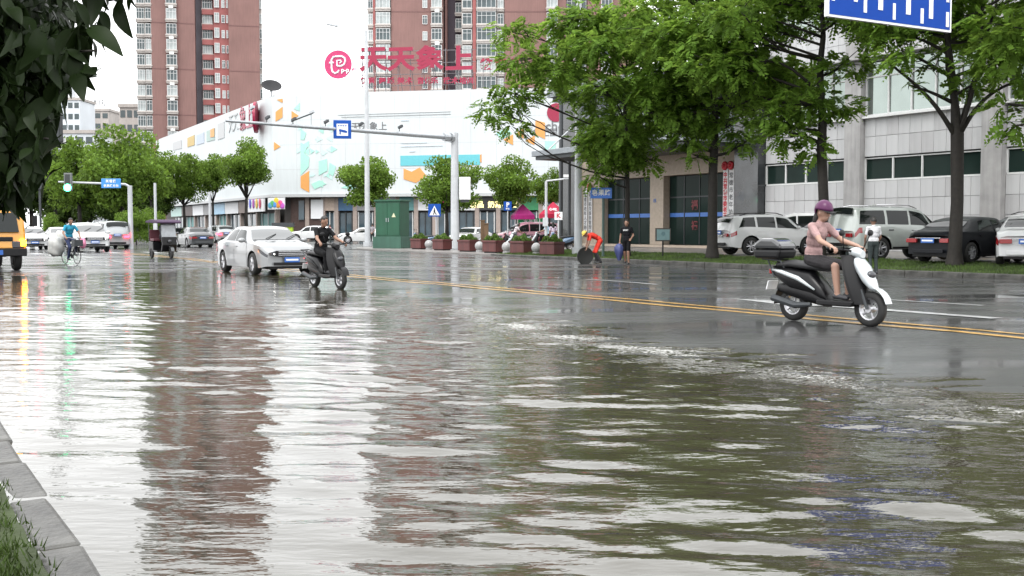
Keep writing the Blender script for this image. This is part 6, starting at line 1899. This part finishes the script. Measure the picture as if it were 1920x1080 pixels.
def street_tree(label, base, trunk_r, fork_z, clumps, seed, height, leaf_m=M_LEAF_A, npc=84, frond=.52, lean=(0, 0), group='roadside trees on the far verge', forks=None):
    """clumps: list of (centre offset from base, radius)"""
    g_ = np.random.default_rng(seed)
    o = thing('roadside_tree', label, 'tree', base, 0, group)
    tr = MB()
    fk = Vector((lean[0] * fork_z, lean[1] * fork_z, fork_z))
    mid = fk * .5 + Vector(g_.normal(0, .04, 3))
    lead = Vector((fk.x * 1.4 + g_.normal(0, .3), fk.y * 1.4 + g_.normal(0, .3), height * .82))
    up_ = [fk + (lead - fk) * (k / 7) + Vector((math.sin(k * 1.7 + seed) * .09, math.cos(k * 1.3 + seed) * .09, 0)) * min(1, k / 2) for k in range(1, 8)]
    tr.tube([(0, 0, -.15), (0, 0, .08), (fk.x * .12, fk.y * .12, .5), mid, fk] + up_, [trunk_r * 1.55, trunk_r * 1.3, trunk_r, trunk_r * .9, trunk_r * (.84 if not forks else .95)] + [trunk_r * (.74 if not forks else .55) * (1 - k / 8.5) for k in range(7)], 12)
    for fp, fr_ in (forks or []):
        limb(tr, fk - Vector((0, 0, .15)), fp, trunk_r * fr_, .03, .05, g_, 8)
    for c, r in clumps:
        c = Vector(c)
        k = min(max((c.z - fork_z - .35 * c.xy.length) / (lead.z - fork_z), 0), .85)
        st = fk + (lead - fk) * k
        pts = limb(tr, st, c, trunk_r * (.36 - .2 * k), .025, .05, g_)
        for _ in range(5):
            q = c + Vector(g_.normal(size=3) * np.array([.62, .62, .3])) * r
            limb(tr, pts[random.randint(3, 6)], q, .022, .007, .06, g_, 3)
    tr.build('trunk', M_BARK, o, smooth=True, fix=False)
    P, D = [], []
    for c, r in clumps:
        n = int(npc * r * r)
        d_ = g_.normal(size=(n, 3)); d_ /= np.linalg.norm(d_, axis=1)[:, None]
        rad = g_.uniform(.25, 1, n)[:, None] ** .6
        p = d_ * rad * np.array([r, r, r * .52]) * (1 + .18 * np.sin(d_[:, :1] * 6 + d_[:, 1:2] * 5))
        P.append(np.array(c) + p)
        dd = d_ * np.array([1, 1, .35]) + g_.normal(0, .45, (n, 3)) + np.array([0, 0, -.12]); D.append(dd)
    v, q = fronds(np.concatenate(P), np.concatenate(D), frond, 6, .33, seed + 1)
    cr = link('crown', npmesh('crown', v, q), leaf_m, o)
    return o

def auto_clumps(seed, cx, cy, z0, z1, rx, n, r0=.9, r1=1.5, top=.6, low=None):
    g_ = np.random.default_rng(seed); out = []
    tries = 0
    while len(out) < n and tries < 6000:
        tries += 1
        x, y = g_.uniform(-1, 1, 2); z = g_.uniform(0, 1)
        rr_ = math.hypot(x, y)
        lim = math.sqrt(max(0, 1 - abs((z - .38) / (.62 if z > .38 else .55)) ** 2.2))
        if rr_ > lim: continue
        if rr_ < lim * .45 and g_.uniform() < .55: continue
        c = (cx + x * rx, cy + y * rx, z0 + z * (z1 - z0))
        if any((c[0] - a[0]) ** 2 + (c[1] - a[1]) ** 2 + 2.2 * (c[2] - a[2]) ** 2 < (.62 * b) ** 2 for a, b in out): continue
        out.append((c, g_.uniform(r0, r1)))
    return out
def px_clump(px, py, d, base, r):
    p = at(px, py, d); return ((p.x - base[0], p.y - base[1], p.z - base[2]), r)

def seen_px(c, base):
    v = cam.rotation_euler.to_matrix().inverted() @ (Vector(c) + base - Vector((0, 0, CAMZ)))
    return 960 + F * v.x / -v.z, 540 - F * v.y / -v.z
def thin(cl, base, boxes):
    """leave open the gaps that the crown has in the photograph"""
    out = []
    for c, r in cl:
        x, y = seen_px(c, base); k = r * F / (base.y) * .62
        if any(x0 - k < x < x1 + k and y0 - k * .5 < y < y1 + k * .5 for x0, y0, x1, y1 in boxes): continue
        out.append((c, r))
    return out
tpos = [(1176, 47.0), (1336, 43.3), (1538, 38.0), (1791, 33.6)]
tb = [Vector((gx(px, d), d, .24)) for px, d in tpos]
# first tree, slender, reaching out to the left over the pavement
cl = thin(auto_clumps(1, -1.0, 0, 3.9, 11.0, 4.2, 32, .9, 1.4), tb[0], [(1010, 215, 1085, 330), (870, 255, 1090, 330), (1235, 250, 1300, 330)])
cl += [px_clump(925, 205, 45, tb[0], .8), px_clump(965, 175, 45.5, tb[0], 1.15), px_clump(975, 110, 46, tb[0], 1.2), px_clump(960, 60, 47, tb[0], .9), px_clump(965, 240, 44.5, tb[0], .6),
       px_clump(1130, 255, 46, tb[0], 1.0), px_clump(1185, 275, 46, tb[0], 1.0), px_clump(1150, 305, 46.5, tb[0], .7), px_clump(1120, 330, 46.5, tb[0], .5), px_clump(1215, 300, 46, tb[0], .6), px_clump(1050, 130, 46, tb[0], 1.4), px_clump(1090, 60, 47, tb[0], 1.5)]
street_tree('slender leafy tree on the verge behind the man with the umbrella', tb[0], .13, 2.6, cl, 11, 11.6)
cl = thin(auto_clumps(2, .1, 0, 4.9, 12.6, 4.0, 32, 1.0, 1.5), tb[1], [(1395, 215, 1440, 300), (1180, 235, 1240, 300)])
cl += [px_clump(1300, 210, 43, tb[1], 1.2), px_clump(1285, 265, 43, tb[1], .7), px_clump(1370, 235, 43, tb[1], 1.1), px_clump(1250, 170, 43, tb[1], 1.2), px_clump(1300, 290, 43.5, tb[1], .45), px_clump(1400, 265, 42.5, tb[1], .55)]
street_tree('leafy verge tree with a dark trunk left of the white suv', tb[1], .21, 3.6, cl, 12, 12.8)
cl = thin(auto_clumps(3, -.6, 0, 5.8, 13.0, 3.6, 27, 1.0, 1.5), tb[2], [(1630, 110, 1900, 330)])
cl += [px_clump(1480, 250, 38, tb[2], .9), px_clump(1530, 280, 38, tb[2], .6), px_clump(1560, 195, 38, tb[2], .9), px_clump(1590, 120, 37.5, tb[2], .9), px_clump(1440, 215, 38.5, tb[2], 1.0), px_clump(1500, 190, 38, tb[2], 1.2)]
street_tree('leafy verge tree behind the scooter rider', tb[2], .20, 3.9, cl, 13, 13.0)
cl = thin(auto_clumps(4, .3, 0, 7.4, 13.4, 4.6, 26, 1.0, 1.5), tb[3], [(1630, 120, 1850, 330)])
cl += [px_clump(1690, 95, 33, tb[3], .7), px_clump(1740, 120, 33.5, tb[3], .45), px_clump(1860, 120, 33, tb[3], .7), px_clump(1820, 160, 33, tb[3], .4), px_clump(1850, 60, 34, tb[3], .9), px_clump(1660, 60, 34, tb[3], .9), px_clump(1705, 160, 33.5, tb[3], .3)]
t4 = street_tree('big verge tree with spreading limbs in front of the black sedan', tb[3], .205, 4.0, cl, 14, 13.4, forks=[(at(1655, 110, 33) - tb[3], .42), (at(1700, -60, 34) - tb[3], .5), (at(1915, 150, 32.5) - tb[3], .42), (at(1870, 0, 34) - tb[3], .5), (at(1840, -40, 33) - tb[3], .35)])
b5 = Vector((RD(-15.5, 28.6)[0], RD(-15.5, 28.6)[1], .24))
cl = auto_clumps(5, 0, 0, 4.6, 13.0, 4.4, 34, 1.0, 1.7)
cl += [px_clump(1905, 235, 29, b5, .55), px_clump(1890, 195, 29.5, b5, .4)]
street_tree('verge tree beyond the right edge whose branch tips hang in', b5, .22, 4.0, cl, 15, 13.0)

# ---- round street trees along the side street and crossing
def round_mesh(seed, n, rx, rz, nb, leafs=.26):
    g_ = np.random.default_rng(seed)
    cs = []
    while len(cs) < nb:
        d_ = g_.normal(size=3); d_ /= np.linalg.norm(d_)
        rad = g_.uniform(.35, .82)
        c = d_ * rad * np.array([rx, rx, rz])
        if c[2] < -rz * .62: continue
        cs.append((c, g_.uniform(.26, .42) * rx))
    P = []
    for c, r in cs:
        k = int(n / nb * (r / (.34 * rx)) ** 2)
        d_ = g_.normal(size=(k, 3)); d_ /= np.linalg.norm(d_, axis=1)[:, None]
        P.append(c + d_ * (g_.uniform(.2, 1, k)[:, None] ** .45) * np.array([r, r, r * .75]))
    P = np.concatenate(P)
    v, q = leaf_cloud(len(P), lambda g2, m: P, leafs, seed + 5, .6)
    return v, q, cs
RT = []
for k in range(4):
    v, q, cs = round_mesh(300 + k, 9500, 3.0, 2.9, 34 + 6 * (k % 2))
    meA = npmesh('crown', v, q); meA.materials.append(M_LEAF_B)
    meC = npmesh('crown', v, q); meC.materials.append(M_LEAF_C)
    tb_ = MB(); g_ = np.random.default_rng(k)
    tb_.tube([(0, 0, -5.0), (0, 0, -3.2), (.05, .03, -2.0)], [.2, .15, .13], 8)
    for c, r in cs[::3]:
        limb(tb_, (.05, .03, -2.2), c, .07, .015, .05, g_, 4)
    tm = tb_.mesh('trunk', True, False); tm.materials.append(M_BARK)
    RT.append((meA, meC, tm))
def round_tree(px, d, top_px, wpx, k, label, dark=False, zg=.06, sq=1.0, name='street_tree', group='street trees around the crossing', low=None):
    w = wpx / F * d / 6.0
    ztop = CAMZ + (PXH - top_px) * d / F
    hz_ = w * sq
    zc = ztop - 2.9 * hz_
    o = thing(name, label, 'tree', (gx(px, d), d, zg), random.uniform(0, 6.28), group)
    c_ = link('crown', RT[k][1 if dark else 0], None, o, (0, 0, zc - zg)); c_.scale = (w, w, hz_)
    t_ = link('trunk', RT[k][2], None, o, (0, 0, zc - zg)); t_.scale = (w, w, (zc - zg) / 5.0 if zc - zg > .5 else .2)
    return o
round_tree(690, 92, 276, 132, 0, 'dense round street tree behind the green cabinet', sq=.98)
round_tree(838, 86, 284, 135, 1, 'loose light green street tree behind the gantry mast', sq=.95)
round_tree(953, 84, 291, 108, 2, 'round street tree behind the parking sign', sq=1.05)
round_tree(1030, 82, 312, 74, 3, 'small street tree beside the black column', sq=1.2)
round_tree(462, 118, 254, 118, 3, 'dense street tree before the corner of the mall', sq=1.0)
round_tree(400, 124, 275, 80, 0, 'narrow street tree between two thin white poles', sq=1.25)
round_tree(346, 120, 280, 100, 1, 'street tree behind the rickshaw', sq=1.1)
round_tree(230, 104, 236, 175, 2, 'broad bright green tree above the blue street sign', sq=1.05)
round_tree(150, 110, 247, 150, 1, 'broad green tree above the green traffic light', sq=1.1)
round_tree(285, 116, 262, 100, 0, 'green tree standing right of the traffic mast', sq=1.2)
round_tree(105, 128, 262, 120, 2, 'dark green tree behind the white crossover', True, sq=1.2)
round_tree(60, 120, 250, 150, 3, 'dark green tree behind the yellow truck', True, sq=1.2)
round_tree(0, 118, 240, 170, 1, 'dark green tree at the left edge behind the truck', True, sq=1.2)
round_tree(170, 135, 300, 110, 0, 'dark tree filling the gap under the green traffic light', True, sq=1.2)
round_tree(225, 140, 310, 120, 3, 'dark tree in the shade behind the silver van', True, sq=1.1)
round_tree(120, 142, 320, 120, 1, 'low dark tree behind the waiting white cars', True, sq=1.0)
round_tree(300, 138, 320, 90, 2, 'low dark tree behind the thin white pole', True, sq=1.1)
def shrub(px, d, top, wpx, k, label, sq=.8):
    w = wpx / F * d / 6.0; ztop = CAMZ + (PXH - top) * d / F
    o = thing('shrub', label, 'shrub', (gx(px, d), d, .06), random.uniform(0, 6), 'shrubs at the crossing corner')
    h = ztop / 5.8
    c_ = link('foliage', RT[k][0], None, o, (0, 0, h * 2.6)); c_.scale = (w, w, h)
    MB().tube([(0, 0, -.05), (0, 0, h * 2.2)], [.07, .03], 6).build('stem', M_BARK, o)
shrub(255, 90, 372, 62, 0, 'bright green shrub right of the traffic mast foot')
shrub(285, 94, 380, 50, 1, 'bright green shrub behind the thin white pole')
shrub(232, 96, 392, 44, 2, 'low green shrub behind the silver van')
shrub(100, 100, 395, 60, 3, 'low green shrub behind the cyclist')

# ---- the near tree whose big leaves hang into the picture at the upper left
nt_b = Vector((-3.35, 4.1, .1))
nt = thing('overhanging_tree', 'dark big-leaved tree hanging into the upper left corner', 'tree', nt_b)
nb_ = MB(); g_ = np.random.default_rng(77)
nb_.tube([(0, 0, -.15), (.02, 0, 1.2), (.12, .05, 2.4), (.1, 0, 4.2)], [.16, .12, .10, .06], 10)
twigs = []
def twig(px0, py0, d0, px1, py1, d1, r=.012):
    a = at(px0, py0, d0) - nt_b; b = at(px1, py1, d1) - nt_b
    twigs.append(limb(nb_, a, b, r, .004, .06, g_, 8))
fkp = Vector((.1, .02, 3.0))
for (x0, y0, d0, x1, y1, d1) in ((-60, -120, 4.6, 235, -10, 4.2), (-60, -40, 4.4, 180, 95, 4.0), (-80, 60, 4.6, 120, 150, 4.2), (-80, 120, 4.4, 90, 260, 4.1), (-90, 200, 4.5, 60, 330, 4.2), (-90, 250, 4.6, 25, 385, 4.4), (-60, -90, 5.2, 140, 60, 5.0), (-60, 40, 5.2, 90, 200, 5.0), (-60, 150, 5.3, 60, 270, 5.1), (-60, -200, 4.2, 200, -120, 4.0), (-80, 0, 4.8, 105, 30, 4.6), (-80, 90, 4.9, 70, 110, 4.7), (-80, 170, 4.8, 75, 190, 4.6), (-80, 230, 4.7, 60, 250, 4.5), (-80, 290, 4.7, 40, 320, 4.5)):
    twig(x0, y0, d0, x1, y1, d1)
    limb(nb_, fkp, twigs[-1][0], .035, .012, .05, g_, 5)
nb_.build('trunk', M_BARK, nt, smooth=True, fix=False)
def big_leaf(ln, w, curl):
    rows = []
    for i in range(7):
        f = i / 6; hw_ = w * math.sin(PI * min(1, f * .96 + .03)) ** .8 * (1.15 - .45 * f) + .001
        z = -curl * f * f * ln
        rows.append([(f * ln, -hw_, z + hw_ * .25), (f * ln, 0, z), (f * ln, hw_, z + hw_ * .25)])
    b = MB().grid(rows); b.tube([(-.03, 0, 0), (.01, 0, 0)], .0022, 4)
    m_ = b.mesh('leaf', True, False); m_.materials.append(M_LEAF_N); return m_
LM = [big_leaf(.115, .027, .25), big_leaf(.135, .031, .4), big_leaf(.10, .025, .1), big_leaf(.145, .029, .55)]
def seen_at(p):
    """photo pixel of a point"""
    v = cam.rotation_euler.to_matrix().inverted() @ (p - Vector((0, 0, CAMZ)))
    return 960 + F * v.x / -v.z, 540 - F * v.y / -v.z
leaves = []
for ti, tw in enumerate(twigs):
    k = 0
    while k < 230:
        k += 1
        f = g_.uniform(.05, 1.0) * (len(tw) - 1); i = min(int(f), len(tw) - 2)
        p = tw[i].lerp(tw[i + 1], f - i) + Vector(g_.normal(0, .07, 3))
        dirv = Vector((g_.normal(.25, .75), g_.normal(-.1, .8), g_.normal(-.95, .5))).normalized()
        rot = dirv.to_track_quat('X', 'Z').to_euler(); rot.rotate_axis('X', g_.uniform(-1.2, 1.2))
        s_ = g_.uniform(.5, 1.25)
        x_, y_ = seen_at(p + nt_b + dirv * .12 * s_)
        if x_ > np.interp(y_, [0, 60, 110, 170, 205, 300, 395], [250, 225, 190, 150, 115, 92, 50]) or y_ > 395: continue     # the twigs end above the truck
        leaves.append((p, rot, s_, x_, y_))
random.shuffle(leaves)
inside = [q for q in leaves if q[3] > -30 and q[4] > -30]
single = inside[:290]; rest = [q for q in leaves if q not in single]
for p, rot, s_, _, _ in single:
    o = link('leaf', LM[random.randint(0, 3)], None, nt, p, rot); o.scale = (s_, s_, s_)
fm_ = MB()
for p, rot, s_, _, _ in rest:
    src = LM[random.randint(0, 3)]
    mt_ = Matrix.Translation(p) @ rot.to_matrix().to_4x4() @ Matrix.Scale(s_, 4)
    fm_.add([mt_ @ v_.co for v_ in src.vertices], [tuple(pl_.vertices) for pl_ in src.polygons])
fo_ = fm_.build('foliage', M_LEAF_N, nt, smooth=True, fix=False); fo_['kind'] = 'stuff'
